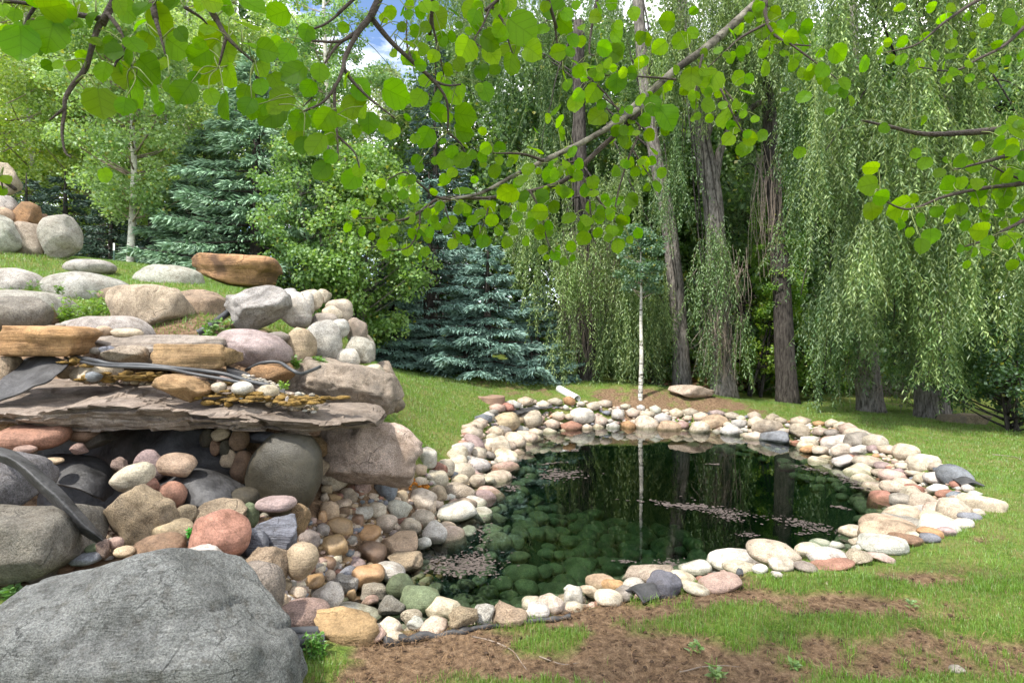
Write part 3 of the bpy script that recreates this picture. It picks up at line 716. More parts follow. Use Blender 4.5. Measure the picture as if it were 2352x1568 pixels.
rock(2,1328,588,1735,1062,4.1,'olive','smooth','large dark olive wet-stained boulder under the slab', 'wet', tilt=-30, seed=818, dep=.55)
rock(2,1563,975,1668,1135,3.75,'ochre','ang'); rock(2,1378,1033,1634,1235,3.45,'bluegrey','ang','blue-grey veined angular rock right of the red boulder'); rock(2,1283,1108,1463,1270,3.3,'bluegrey','ang','small marbled grey rock touching the red boulder')
rock(2,1313,1208,1548,1420,3.12,'tan','ang','tan angular rock in front of the marbled grey rock'); rock(2,953,1193,1213,1375,3.0,'lightgrey','round','pale grey rock in front of the big red boulder'); rock(2,1543,1183,1718,1390,3.2,'tan','egg','tan egg-shaped stone below the blue-grey veined rock', tilt=-14)
rock(2,1198,1273,1307,1325,3.02,'orange','smooth'); rock(2,1158,1313,1518,1620,2.82,'grey','round','round grey speckled boulder behind the foreground boulder', 'granite')
rock(2,-40,1308,142,1428,2.95,'tan','smooth'); rock(2,113,1288,308,1393,2.95,'grey','smooth'); rock(2,303,1288,402,1352,3.0,'brown','smooth'); rock(2,393,1233,553,1308,2.98,'bluegrey','flat',tilt=14)
rock(2,463,1193,542,1250,3.0,'green','flat'); rock(2,528,1168,592,1272,3.0,'pink','ang'); rock(2,588,1158,662,1222,3.05,'pink','flat'); rock(2,618,1208,722,1262,3.0,'tan','smooth')
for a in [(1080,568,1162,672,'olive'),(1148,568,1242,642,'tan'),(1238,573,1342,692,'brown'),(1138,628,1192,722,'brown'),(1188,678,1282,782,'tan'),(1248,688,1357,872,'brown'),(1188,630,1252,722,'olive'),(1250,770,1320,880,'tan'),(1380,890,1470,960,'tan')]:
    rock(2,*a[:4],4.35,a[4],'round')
rock('d',-95,1268,705,1960,2.3,'darkgrey','round','huge grey granite boulder in the bottom left foreground','gneiss',tilt=8,seed=3131,dep=.62,sub=6)
# --- stream bed below the slab and left shore (depth read off the ground under each stone)
S4 = """585,195,785,355,cream|595,310,665,380,tan|590,358,645,420,pinktan|630,360,730,415,ochre|710,325,830,430,cream|760,310,810,345,red|795,280,910,375,pink|820,345,870,400,white|930,265,1075,420,bluegrey,ang|1065,340,1150,430,tan
645,400,790,470,pinktan|590,410,710,550,tan|755,440,930,540,lightgrey|770,495,870,580,brown,round|700,445,780,520,brown|870,420,1010,520,cream|990,395,1170,530,white,round|1145,330,1330,490,cream,round|1180,405,1330,500,pinktan|1165,465,1320,580,cream,round
1275,310,1400,420,tan|1370,295,1580,410,cream|1395,385,1590,470,pinktan,ang|1330,415,1590,540,white|1265,215,1405,335,cream|1280,160,1400,260,red|1210,65,1335,205,lightgrey|1335,145,1445,260,cream|1405,115,1530,230,cream|1405,245,1540,330,pinktan|1535,245,1640,330,cream|1600,255,1700,310,cream
620,510,800,640,ochre,round|580,470,630,560,orange|810,560,980,680,orange,round|910,500,1085,620,cream,round|1080,520,1235,640,cream|1240,540,1400,690,white,round|1190,640,1300,720,white|950,615,1220,770,tan,round|1075,610,1180,660,white
575,625,775,780,ochre,round|825,665,1010,820,brown,ang|1000,750,1240,855,tan,ang|565,765,690,860,brown|755,770,880,850,mauve|690,830,835,970,bluegrey|790,815,1000,970,orange,round|935,805,1130,920,lightgrey|450,590,585,720,grey,round|560,555,650,640,grey|740,610,780,660,slate
445,880,610,985,orange|605,850,690,930,pinktan|545,855,610,905,tan|535,930,740,1105,white,round|650,885,835,1010,lightgrey,ang|760,970,820,1050,ochre|845,940,1015,1040,cream,ang|1010,880,1185,1035,green|1095,955,1365,1115,green|960,1020,1135,1130,grey,ang|850,1015,960,1085,pink
330,910,410,1010,tan|385,950,500,1070,pinktan|330,1000,385,1090,tan|640,1080,990,1170,white|840,1225,1005,1300,pink|945,1150,1110,1265,pinktan,round|1010,1240,1120,1300,cream|1100,1105,1240,1215,cream,ang|1140,1150,1260,1235,lightgrey|1225,1150,1400,1255,pinktan,round|1255,1040,1495,1165,cream,round|1400,1095,1600,1240,tan,ang|1560,1070,1700,1200,lightgrey,ang|1680,1075,1910,1200,tan,ang|1870,1020,2000,1110,cream|1890,1060,2050,1160,white|1970,1005,2150,1130,cream,round|2140,950,2260,1100,white"""
S5 = """1290,1350,1510,1450,tan,round|1390,1375,1575,1470,orange|1140,1420,1250,1490,white|1350,1450,1550,1560,cream|1480,1425,1650,1530,grey,round|1545,1365,1710,1490,white|1545,1268,1890,1400,cream|1700,1325,1950,1500,slate|1935,1255,2145,1345,white|1870,1320,2050,1420,pinktan|1950,1400,2140,1480,cream|2060,1345,2360,1460,pink,flat|2130,1180,2470,1310,lightgrey|1250,1430,1400,1500,pinktan|1100,1490,1300,1560,pinktan,round|850,1500,1000,1570,cream"""
S6 = """335,833,600,960,pinktan|205,930,370,1000,cream|580,848,745,930,cream|648,870,842,952,lightgrey|360,955,440,1005,lightgrey|440,920,572,990,cream|275,975,312,1022,slate|460,990,520,1030,white|570,940,700,995,grey|655,928,880,985,red,flat|755,835,832,882,lightgrey|808,755,972,815,cream|855,815,932,862,cream|850,880,972,962,pinktan,ang|913,805,1160,902,lightgrey|950,890,1082,948,pink|1070,790,1232,866,brown|1040,705,1290,790,white|1223,795,1322,847,bluegrey|1205,760,1342,828,orange|1308,760,1402,812,mauve|1283,700,1412,780,cream|1193,640,1402,722,lightgrey|1170,585,1302,702,pinktan|1068,585,1192,667,grey|1120,655,1182,692,cream|1390,640,1502,687,red|1030,520,1182,602,cream|1020,465,1167,547,pink|880,395,1032,462,cream|778,385,887,457,lightgrey|773,330,877,412,cream|990,425,1082,472,mauve|868,335,967,397,lightgrey|703,290,827,342,red|608,340,712,382,orange|670,345,762,397,cream|613,290,707,342,white|1330,640,1400,690,lightgrey|1400,600,1520,645,cream|1370,575,1450,625,bluegrey|1270,540,1370,600,white|1150,540,1260,600,red|1310,570,1400,610,red|1430,690,1540,730,bluegrey|1500,665,1560,705,cream|1400,720,1500,770,white|1250,480,1380,540,lightgrey|1160,470,1270,510,cream|1100,430,1180,470,cream|1080,830,1160,850,grey"""
random.seed(21)
for zn, S in ((4, S4), (5, S5), (6, S6)):
    for it in S.replace("\n", "|").split("|"):
        p = it.split(","); b = [float(t) for t in p[:4]]
        rock(zn, *b, None, p[4], p[5] if len(p) > 5 else random.choice(['smooth', 'round', 'flat', 'round']), tilt=random.choice((0, 0, -8, 8, 14, -14)), name='river_stone', mat='wet' if (zn == 4 and p[4] in ('ochre', 'brown', 'orange') and b[0] < 1000 and b[1] > 450) else None)
rock(4,220,1062,648,1265,2.98,'pink','smooth','large flat pinkish stone behind the black pipe ends', 'granite', tilt=6, name='boulder')
rock(4,553,1100,990,1335,2.92,'ochre','ang','ochre angular block at the near corner of the pond rim', 'slab', tilt=-10, name='boulder')
rock(6,1380,1480,1457,1522,None,'grey','smooth','single grey stone lying in the foreground turf at the lower right', name='river_stone')
rock(0,1735,1325,2032,1408,11.0,'tan','slab','flat tan rock in the lawn at the right under the dark bush', 'rough', name='boulder')
rock(0,143,1150,412,1232,13.0,'pinktan','round','pinkish boulder at the foot of the thickest willow trunk', 'granite', name='boulder')

# --- the rest of the rim: packed stones
STONE_VARS = []
for k in range(16):
    st = ['smooth', 'round', 'flat', 'smooth', 'round', 'ang', 'egg'][k % 7]
    V, Fc = rock_shape(st, 7000 + k * 31, 3, 0, (1, .8, .6)); STONE_VARS.append((mesh_np("river_stone", V, [Fc], True, None, M['smooth']), st, V, Fc))
PAL = ['cream'] * 5 + ['white'] * 4 + ['lightgrey'] * 4 + ['pinktan'] * 4 + ['pink'] * 3 + ['tan'] * 2 + ['red'] * 2 + ['grey'] + ['mauve', 'orange', 'bluegrey'] + ['pinktan'] * 4 + ['cream'] * 4 + ['white'] * 2
rs = np.random.default_rng(5)
n_hand = sum(1 for r in ROCKS if r[0].name.startswith('river_stone'))
foot = [f[:3] for f in FOOT]
def rimwidth(x, y):
    far = sstep(y, 6.5, 10.5)
    return .62 + .16 * far
cand = rs.uniform((-1.9, 2.6), (5.9, 13.2), (90000, 2))
cd = gd(cand[:, 0], cand[:, 1])
wd = rimwidth(cand[:, 0], cand[:, 1])
ok = (cd > -.10 + .12 * sstep(cand[:, 1], 8, 10)) & (cd < wd) & (cand[:, 0] > -1.0 + .25 * (cand[:, 1] > 6))
ok &= ~((cand[:, 1] < 4.9) & (cand[:, 0] < 3.2) & (cd < .9)) & ~((cand[:, 1] < 5.6) & (cand[:, 0] < -.7)) & ~((cand[:, 0] < 1.6) & (cand[:, 0] > -1.6) & (cand[:, 1] < 3.0))
cand, cd = cand[ok], cd[ok]
placed = np.array(foot) if foot else np.zeros((0, 3))
auto = []
for lo, hi, tries in ((.15, .24, 2600), (.10, .16, 5000), (.065, .10, 9000), (.035, .06, 16000)):
    idx = rs.integers(0, len(cand), tries)
    for i in idx:
        x, y = cand[i]; r = rs.uniform(lo, hi)
        if y < 6 and lo < .05: pass
        if cd[i] > .55 and r > .17: continue
        dd = np.hypot(placed[:, 0] - x, placed[:, 1] - y)
        if (dd < .80 * (placed[:, 2] + r)).any(): continue
        placed = np.vstack([placed, (x, y, r)]); auto.append((x, y, r, cd[i]))
# ranked by size in the picture: the largest stay single stones, the small ones between become the pebble bed
auto.sort(key=lambda a: -a[2] / a[1])
n_single = max(0, 300 - n_hand)
peb = MB(); V2, F2 = ico(1)
pebV = [rock_shape('smooth', 900 + k, 1, 0, (1, .8, .6))[0] for k in range(6)]
def add_pebble(x, y, z, r, c):
    a = rs.uniform(0, 6.28); s = r * np.array([rs.uniform(.9, 1.2), rs.uniform(.7, 1), rs.uniform(.5, .75)])
    V = pebV[rs.integers(6)] * s; ca, sa = math.cos(a), math.sin(a)
    V = np.c_[V[:, 0] * ca - V[:, 1] * sa, V[:, 0] * sa + V[:, 1] * ca, V[:, 2]] + (x, y, z)
    peb.add(V, F2, col=np.clip(np.array(jitter(CLR[c])[:3]), 0, .8))
for k, (x, y, r, d) in enumerate(auto):
    c = PAL[rs.integers(len(PAL))]; z = float(gz(x, y)) + r * .28
    if k < n_single:
        me, st, _, _ = STONE_VARS[rs.integers(len(STONE_VARS))]
        o = link("river_stone", me, None, (x, y, z)); o.scale = (r * rs.uniform(1.0, 1.3), r * rs.uniform(.8, 1.05), r * rs.uniform(.6, .85))
        o.rotation_euler = (rs.uniform(-.3, .3), rs.uniform(-.3, .3), rs.uniform(0, 6.28)); o.color = jitter(CLR[c])
        u, v = project(np.array([[x, y, z]])); ROCKS.append((o, c, st, float(u[0]), float(v[0]), None, 2 * r))
    else:
        add_pebble(x, y, z, r, c)
# gravel between the stones of the stream, the slab, the hollow and all round the rim
def scatter(n, zone_fn, rlo, rhi, pal, lift=.2):
    for _ in range(n):
        p = zone_fn()
        if p is None: continue
        x, y, z = p; add_pebble(x, y, z + rlo * lift, rs.uniform(rlo, rhi), pal[rs.integers(len(pal))])
def in_px(u0, v0, u1, v1):
    def f():
        u, v = rs.uniform(u0, u1), rs.uniform(v0, v1); D = ground_hit(u, v); p = W(u, v, D)
        if gd(p[0], p[1]) < -.25: return None
        return p
    return f
EARTH = ['tan', 'brown', 'cream', 'pink', 'grey', 'ochre', 'lightgrey', 'red', 'pinktan', 'bluegrey']
scatter(420, in_px(640, 1160, 1010, 1400), .02, .055, EARTH); scatter(160, in_px(560, 1280, 780, 1440), .02, .06, EARTH)
scatter(260, in_px(200, 1060, 330, 1260), .012, .032, EARTH); scatter(150, in_px(250, 1180, 620, 1300), .02, .05, EARTH)
scatter(120, in_px(780, 1130, 1000, 1210), .02, .05, EARTH)
pc = rs.uniform((-1.2, 2.6), (5.9, 13.2), (7000, 2)); dd = gd(pc[:, 0], pc[:, 1]); pc = pc[(dd > -.15) & (dd < rimwidth(pc[:, 0], pc[:, 1]) - .05) & ~((pc[:, 1] < 3.05) & (pc[:, 0] < 1.5))]
for x, y in pc[:1500]: add_pebble(x, y, float(gz(x, y)) + .01, rs.uniform(.025, .06), PAL[rs.integers(len(PAL))])

# --- stones on the bed of the pond
SUB = []
sc_ = rs.uniform((-1, 3.6), (4.6, 11), (6000, 2)); sd_ = gd(sc_[:, 0], sc_[:, 1])
pl = np.zeros((0, 3))
for (x, y), d in zip(sc_, sd_):
    if d > -.12 or d < (-2.4 if y < 7.6 and x < 2.2 else -.4) or len(SUB) >= 270: continue
    r = rs.uniform(.07, .15) if d < -.3 else rs.uniform(.05, .12)
    if len(pl) and (np.hypot(pl[:, 0] - x, pl[:, 1] - y) < .72 * (pl[:, 2] + r)).any(): continue
    pl = np.vstack([pl, (x, y, r)]); me, st, _, _ = STONE_VARS[rs.integers(len(STONE_VARS))]
    me2 = bpy.data.meshes.get("submerged_" + me.name)
    if me2 is None:
        me2 = me.copy(); me2.name = "submerged_" + me.name; me2.materials.clear(); me2.materials.append(M['algae'])
    z = float(gz(x, y)) + r * .3
    o = link("submerged_stone", me2, None, (x, y, z)); o.scale = (r * rs.uniform(1, 1.3), r * rs.uniform(.8, 1), r * rs.uniform(.5, .75)); o.rotation_euler = (0, 0, rs.uniform(0, 6.28))
    o.color = jitter((.12, .132, .082)); u, v = project(np.array([[x, y, z]])); SUB.append((o, float(u[0]), float(v[0])))

# --- the layered slabs of the waterfall
def ledge(name, front, depth, thick, label, color, seed, sag=0, nseg=170):
    """front: list of (u, v_top, v_bottom, D) along the lip; the slab runs back from it"""
    f = np.array(front, float)
    top = catmull(np.array([W(u, a, D) for u, a, b, D in f]), nseg); bot = catmull(np.array([W(u, b, D) + np.array([0, .13, 0]) for u, a, b, D in f]), nseg)
    dep = np.interp(np.linspace(0, 1, nseg), np.linspace(0, 1, len(depth)), depth)
    rows = []
    nt_, nf_ = 26, 16
    for k in range(nseg):
        back = np.array([0, dep[k], .02 + sag * dep[k]])
        a = [top[k] + back * t for t in np.linspace(1, 0, nt_)]
        b = [top[k] * (1 - t) + bot[k] * t for t in np.linspace(0, 1, nf_)[1:]]
        c = [bot[k] + back * t + np.array([0, 0, -.0]) for t in np.linspace(.05, 1, 10)]
        rows.append(a + b + c)
    R = np.array(rows); n, m = R.shape[:2]; V = R.reshape(-1, 3)
    kk = np.tile(np.arange(m), n); facez = (kk >= nt_ - 2) & (kk < nt_ + nf_)
    o3 = np.array([seed * 3.1, 0, 0])
    # broken lip: the edge steps in and out in layers
    lay = np.floor((V[:, 2] + .02 * fbm(V * 2.5, 2, seed)) / .028).astype(np.int64)
    stp = _hash(lay, np.floor(V[:, 0] * 3.5 + .6 * fbm(V * 4, 2, 3)).astype(np.int64), lay * 0, seed)
    V[:, 1] += np.where(facez, .045 * stp + .10 * fbm(V * np.array([3, 3, 9]) + o3, 4, seed), 0) + .16 * fbm(np.c_[V[:, 0] * 1.9, V[:, 0] * 0, V[:, 0] * 0] + o3, 3, seed) * (kk < nt_ + nf_)
    V[:, 2] += .03 * fbm(V * np.array([3.2, 3.2, 1]) + o3, 4, seed + 2) + .016 * np.floor(1.5 * fbm(V * np.array([1.8, 2.6, 0]) + o3, 3, seed + 5) * 2)
    i = np.arange(n - 1)[:, None] * m; j = np.arange(m)[None]; k2 = (j + 1) % m
    q = np.stack([i + j, i + m + j, i + m + k2, i + k2], -1).reshape(-1, 4)
    mb = MB(); mb.add(V, q)
    for r0, flip in ((0, False), (n - 1, True)):
        c = R[r0].mean(0); idx = np.arange(m); V3 = np.vstack([V[r0 * m:(r0 + 1) * m], c[None]])
        t = np.stack([idx, (idx + 1) % m, np.full(m, m)], -1); mb.add(V3, t[:, ::-1] if flip else t)
    org = V.mean(0); org[2] = V[:, 2].min()
    o = mb.build(name, M['slab'], None, False, off=org); o.color = (*color, 1); tag(o, label, 'slab'); return o
ledge('stone_slab', [(-260,915,972,4.0),(0,930,974,3.95),(95,950,985,3.9),(200,933,994,3.9),(330,940,994,3.85),(430,945,990,3.9),(540,950,990,3.95),(600,956,988,4.0)], [1.0, 1.1, 1.1, .8], .1,
      'long mauve-brown layered slab forming the left part of the waterfall lip', (.255, .21, .175), 5, sag=.09)
ledge('stone_slab', [(490,951,980,4.02),(600,957,986,4.0),(690,962,990,4.0),(770,966,991,4.05),(825,967,987,4.1),(856,972,982,4.2)], [.6, .75, .7, .35], .1,
      'mauve-brown slab tip jutting out over the stream at the waterfall', (.205, .168, .138), 9, sag=0.06)
# rough rock mass under and behind the slabs
rock('d',-150,985,260,1080,4.9,'brown','rough','dark rock at the back of the hollow on the left','rough',name='boulder')

# gravel and dried moss on the slab
slabbits = []
def on_slab():
    u = rs.uniform(520, 740); v = 905 + (u - 520) * .10 + rs.uniform(-18, 22); D = 4.12 + rs.uniform(0, .3)
    return W(u, v, D)
for _ in range(150): p = on_slab(); add_pebble(p[0], p[1], p[2], rs.uniform(.010, .03), ['cream', 'lightgrey', 'grey', 'tan', 'pinktan'][rs.integers(5)])
for _ in range(90):
    u = rs.uniform(180, 560); p = W(u, 872 + rs.uniform(-8, 10), 4.4); add_pebble(p[0], p[1], p[2], rs.uniform(.015, .035), ['tan', 'grey', 'brown', 'pink'][rs.integers(4)])
for _ in range(60):
    u = rs.uniform(560, 640); p = W(u, 860 + (u - 560) * .35 + rs.uniform(-5, 8), 4.3); add_pebble(p[0], p[1], p[2], rs.uniform(.010, .02), ['cream', 'lightgrey'][rs.integers(2)])
tag(peb.build("pebble_bed", M['pebbles'], None, True), "small mixed pebbles filling the gaps between the rim and stream stones", "pebbles", kind="stuff")
rustb = MB()
for k in range(150):
    t = rs.uniform(0, 1); x = 735 + t * 540; y = 210 + (t ** .8) * 105 + rs.normal() * (5 + 12 * (t > .75)); u, v = uv(4, x, y)
    D_ = ground_hit(u, v + 6); p = W(u, v + 6, D_) + (0, .02, .015); V = rock_shape('rough', int(rs.integers(1, 1000)), 1)[0] * rs.uniform(.008, .028) * np.array([1.4, .6, .8]) + p; rustb.add(V, ico(1)[1])
tag(rustb.build("rusty_crust", M['rust'], None, True), "rusty orange crust along the foot of the huge flat-faced boulder", "crust", kind="stuff")
mossb = MB()
for cu, cv, D, sz, n in [(300,865,4.25,.16,26),(345,862,4.3,.14,22),(480,900,4.15,.12,20),(515,915,4.1,.10,18),(545,880,4.2,.09,16),(640,915,4.1,.14,26),(690,918,4.1,.13,24),(600,905,4.15,.10,16),(250,868,4.3,.1,14),(180,832,4.35,.08,12)]:
    for _ in range(n):
        p = W(cu, cv, D) + np.array([rs.normal() * sz, rs.uniform(-.06, .1), rs.normal() * .012 - .005])
        V = rock_shape('rough', int(rs.integers(1, 1000)), 2)[0] * np.array([rs.uniform(.025, .06), rs.uniform(.02, .05), rs.uniform(.008, .022)]) + p
        mossb.add(V, ico(2)[1])
tag(mossb.build("dried_moss", M['moss'], None, True), "golden brown dried moss crust on the waterfall slab", "moss", kind="stuff")

# ------------------------------------------------------------------ liner, hoses, pipes
def sheet(name, grid, label, cat='liner', mat='rubber', thick=.012, amp=.02, seed=1):
    """grid: rows of world points, refined to a smooth thin sheet with folds"""
    G = np.array([catmull(np.array(r), 34) for r in grid]); G = np.stack([catmull(G[:, k], 26) for k in range(G.shape[1])], 1)
    n, m = G.shape[:2]; V = G.reshape(-1, 3)
    V = V + amp * np.stack([fbm(V * 5 + s, 3, seed + s) for s in (1, 2, 3)], 1)
    nr = np.zeros_like(V); g = V.reshape(n, m, 3); nr = unit(np.cross(np.gradient(g, axis=0), np.gradient(g, axis=1))).reshape(-1, 3)
    i = np.arange(n - 1)[:, None] * m; j = np.arange(m - 1)[None]; q = np.stack([i + j, i + j + 1, i + m + j + 1, i + m + j], -1).reshape(-1, 4)
    mb = MB(); T = len(V); VV = np.vstack([V, V - nr * thick]); ed = []
    loop = list(range(m)) + [k * m + m - 1 for k in range(1, n)] + [(n - 1) * m + k for k in range(m - 2, -1, -1)] + [k * m for k in range(n - 2, 0, -1)]
    for a, b in zip(loop, loop[1:] + loop[:1]): ed.append((b, a, a + T, b + T))
    mb.add(VV, q, q[:, ::-1] + T, np.array(ed)); org = V.mean(0)
    o = mb.build(name, M[mat], None, True, off=org); tag(o, label, cat); return o
sheet('liner_sheet', [[W(u, v, D) for u, v, D in r] for r in [
    [(-30,905,4.0),(30,850,4.35),(60,822,4.5),(110,815,4.45),(156,826,4.35)], [(-30,915,3.95),(40,880,4.15),(70,855,4.25),(110,848,4.2),(150,842,4.25)], [(-30,925,3.9),(40,905,3.95),(75,888,4.0),(105,880,4.05),(128,862,4.15)]]],
    'folded black rubber liner flap lying on the left end of the waterfall slab', seed=4)
sheet('liner_sheet', [[W(u, v, D) for u, v, D in r] for r in [
    [(90,975,4.5),(250,978,4.55),(380,978,4.5),(470,985,4.45),(560,985,4.7)], [(90,1040,4.45),(230,1040,4.45),(370,1030,4.25),(470,1050,4.3),(560,1050,4.6)], [(90,1110,4.3),(230,1120,4.3),(380,1110,4.2),(500,1100,4.1),(570,1110,4.4)], [(90,1200,4.2),(230,1230,4.1),(380,1200,4.05),(520,1180,4.0),(590,1180,4.3)]]],
    'dark rubber liner sheet hanging at the back of the hollow under the slab', amp=.05, seed=14)
sheet('liner_sheet', [[W(u, v, D) for u, v, D in r] for r in [
    [(70,1070,4.25),(110,1045,4.2),(180,1040,4.15),(240,1055,4.15),(265,1090,4.2)], [(70,1085,4.0),(130,1070,3.9),(190,1075,3.85),(240,1095,3.9),(262,1120,4.0)], [(80,1110,3.8),(140,1110,3.72),(190,1125,3.7),(225,1140,3.75),(240,1150,3.85)]]],
    'grey dusty liner draped over a mound left of the leaning cream stone', seed=24)
sheet('liner_sheet', [[W(u, v, D) for u, v, D in r] for r in [
    [(360,1090,4.1),(430,1078,4.05),(500,1085,4.05),(570,1120,4.1)], [(370,1120,3.9),(440,1105,3.8),(510,1120,3.8),(560,1150,3.9)], [(410,1165,3.75),(450,1165,3.65),(510,1170,3.65),(550,1185,3.8)]]],
    'dark liner draped over a hump right of the small red stones', seed=34)
sheet('liner_sheet', [[W(u, v, D) for u, v, D in r] for r in [
    [(-20,1022,3.2),(40,1040,3.15),(95,1080,3.05),(150,1130,3.0),(200,1185,2.98),(242,1236,2.98)], [(-20,1036,3.05),(35,1058,2.98),(85,1100,2.92),(140,1150,2.9),(190,1205,2.9),(235,1240,2.94)], [(-20,1052,3.1),(30,1075,3.05),(78,1118,3.0),(135,1170,2.98),(180,1220,2.98),(222,1245,3.0)]]],
    'long black liner strip running down between the two grey left edge boulders', amp=.01, seed=44)
sheet('liner_sheet', [[W(u, v, D) for u, v, D in r] for r in [
    [(413,1297,2.7),(470,1320,2.75),(500,1345,2.72),(538,1310,2.62),(560,1350,2.72),(590,1400,2.75)], [(440,1310,2.6),(480,1345,2.58),(500,1375,2.56),(545,1350,2.48),(570,1390,2.58),(600,1430,2.65)], [(470,1345,2.52),(495,1370,2.5),(520,1400,2.48),(555,1400,2.44),(585,1430,2.5),(606,1450,2.58)]]],
    'crumpled grey-black liner fold beside the round grey speckled boulder', amp=.012, seed=54)
sheet('liner_sheet', [[W(u, v, D) for u, v, D in r] for r in [
    [(520,838,4.55),(560,852,4.5),(610,872,4.4),(655,888,4.35)], [(520,850,4.4),(560,868,4.32),(610,888,4.25),(655,902,4.25)]]],
    'narrow grey liner strip by the long ochre block', amp=.006, seed=64)
def hose(name, pts, r, label, mat='hose', cat='hose', n=60, sides=10):
    P = catmull(np.array([W(u, v, D) for u, v, D in pts]), n); V, q, t = tube(P, r, sides); org = P[0]
    mb = MB(); mb.add(V, q, t); o = mb.build(name, M[mat], None, True, off=org); tag(o, label, cat); return o
hose('hose', [(165,818,4.5),(210,826,4.25),(260,836,4.2),(330,838,4.15),(400,845,4.15),(470,852,4.2),(520,860,4.2),(570,875,4.2),(620,885,4.2)], .016, 'upper black hose lying along the foot of the long ochre block')
hose('hose', [(150,822,4.45),(230,838,4.2),(300,842,4.12),(380,846,4.1),(440,858,4.12),(510,870,4.12),(560,880,4.12)], .013, 'lower black hose running beside the thicker hose on the slab')
hose('hose', [(565,850,4.6),(600,834,4.5),(640,832,4.48),(668,848,4.4),(690,858,4.4),(712,852,4.6),(735,842,4.8)], .014, 'thin grey hose arching over the orange-tan boulder')
hose('pipe', [(455,765,5.45),(480,750,5.5),(524,718,5.8)], .035, 'black pipe sloping down from behind the cracked whitish boulder', cat='pipe')
hose('pipe', [(612,1455,2.75),(660,1452,2.78),(740,1448,2.84)], .025, 'upper black pipe end behind the foreground boulder', cat='pipe')
hose('pipe', [(625,1478,2.62),(680,1474,2.66),(742,1470,2.72)], .034, 'lower black pipe end behind the foreground boulder', cat='pipe')
def build_roll():
    P = []
    for u, v in [(882,1478),(915,1473),(950,1468),(1000,1460),(1040,1455),(1075,1450),(1110,1446),(1150,1440),(1185,1436),(1225,1430),(1270,1424),(1310,1416)]:
        D = ground_hit(u, v); P.append(W(u, v, D) + (0, 0, .006))
    C = catmull(np.array(P), 120); k = np.arange(120); rr = .021 * (1 + .35 * vnoise(np.c_[k * .22, k * 0, k * 0], 5)) * np.where(k < 55, 1, .62); C[:, 2] += .010 * vnoise(np.c_[k * .15, k * 0, k * 0], 8); C[:, 1] += .012 * vnoise(np.c_[k * .12, k * 0, k * 0], 9)
    V, q, t = tube(C, rr, 14); V = V + .004 * np.stack([fbm(V * 40 + s, 2, s) for s in (1, 2, 3)], 1); mb = MB(); mb.add(V, q, t)
    tag(mb.build('liner_roll', M['rubber'], None, True, off=C[0]), 'rolled black liner edge along the near rim of the pond', 'liner')
build_roll()
def liner_edge(pts, wd, label, seed):
    P = []
    for u, v in pts:
        D = ground_hit(u, v); P.append(W(u, v, D) + (0, 0, .03))
    P = np.array(P); t = unit(np.gradient(P, axis=0)); s = unit(np.c_[-t[:, 1], t[:, 0], t[:, 2] * 0])
    sheet('liner_edge', [list(P - s * wd), list(P + (0, 0, .03)), list(P + s * wd)], label, amp=.03, seed=seed)
liner_edge([(1135,962),(1180,952),(1225,942),(1260,936)], .16, 'strip of black liner showing at the far left rim below the white pipe', 71)
liner_edge([(1455,1385),(1480,1378),(1505,1374)], .06, 'scrap of black liner below the dark slate stone on the near rim', 72)
liner_edge([(2190,1100),(2215,1112),(2235,1122)], .10, 'scrap of black liner at the right rim of the pond', 73)
liner_edge([(1590,952),(1630,956),(1650,960)], .12, 'scrap of black liner on the far rim below the pinkish boulder', 74)
# white drain pipe at the far rim: a short open tube
def open_pipe(name, a, b, r, th, mat, label, cat):
    P = np.array([a + (b - a) * t for t in np.linspace(0, 1, 6)]); V, q, _ = tube(P, r, 24, False); V2_, q2, _ = tube(P, r - th, 24, False); n = len(V)
    rim = []
    for base, flip in ((0, 0), (5 * 24, 1)):
        for k in range(24):
            f = (base + k, base + (k + 1) % 24, n + base + (k + 1) % 24, n + base + k); rim.append(f if flip else f[::-1])
    mb = MB(); mb.add(np.vstack([V, V2_]), q, q2[:, ::-1] + n, np.array(rim)); org = a
    return tag(mb.build(name, M[mat], None, True, off=org), label, cat)
def _on(u, v, D, h):
    p = W(u, v, D); p[2] = float(gz(p[0], p[1])) + h; return p
open_pipe('drain_pipe', _on(1284, 917, 12.95, .05), _on(1326, 926, 12.3, .06), .085, .012, 'pvc', 'white plastic drain pipe end poking out at the far rim', 'pipe')
# round lid set in the lawn
def build_lid():
    D = 11.0; c = W(1128, 914, D); c[2] = float(gz(c[0], c[1])) + .0
    th = np.linspace(0, 2 * np.pi, 40, endpoint=False); R = .27
    rings = [(R, -.1), (R, .045), (R - .015, .06), (R - .06, .06), (R - .065, .05), (0.02, .055)]
    V = np.concatenate([np.c_[np.cos(th) * r, np.sin(th) * r, np.full(40, z)] for r, z in rings])
    q = [(a * 40 + k, a * 40 + (k + 1) % 40, (a + 1) * 40 + (k + 1) % 40, (a + 1) * 40 + k) for a in range(5) for k in range(40)]
    mb = MB(); mb.add(V, np.array(q)); top = np.arange(200, 240)[None]; mb.Fc.setdefault(40, []).append(top)
    o = link('utility_lid', mb.mesh('utility_lid', M['lid'], False), None, c); tag(o, 'round brown utility lid set in the lawn behind the pond', 'lid')
build_lid()
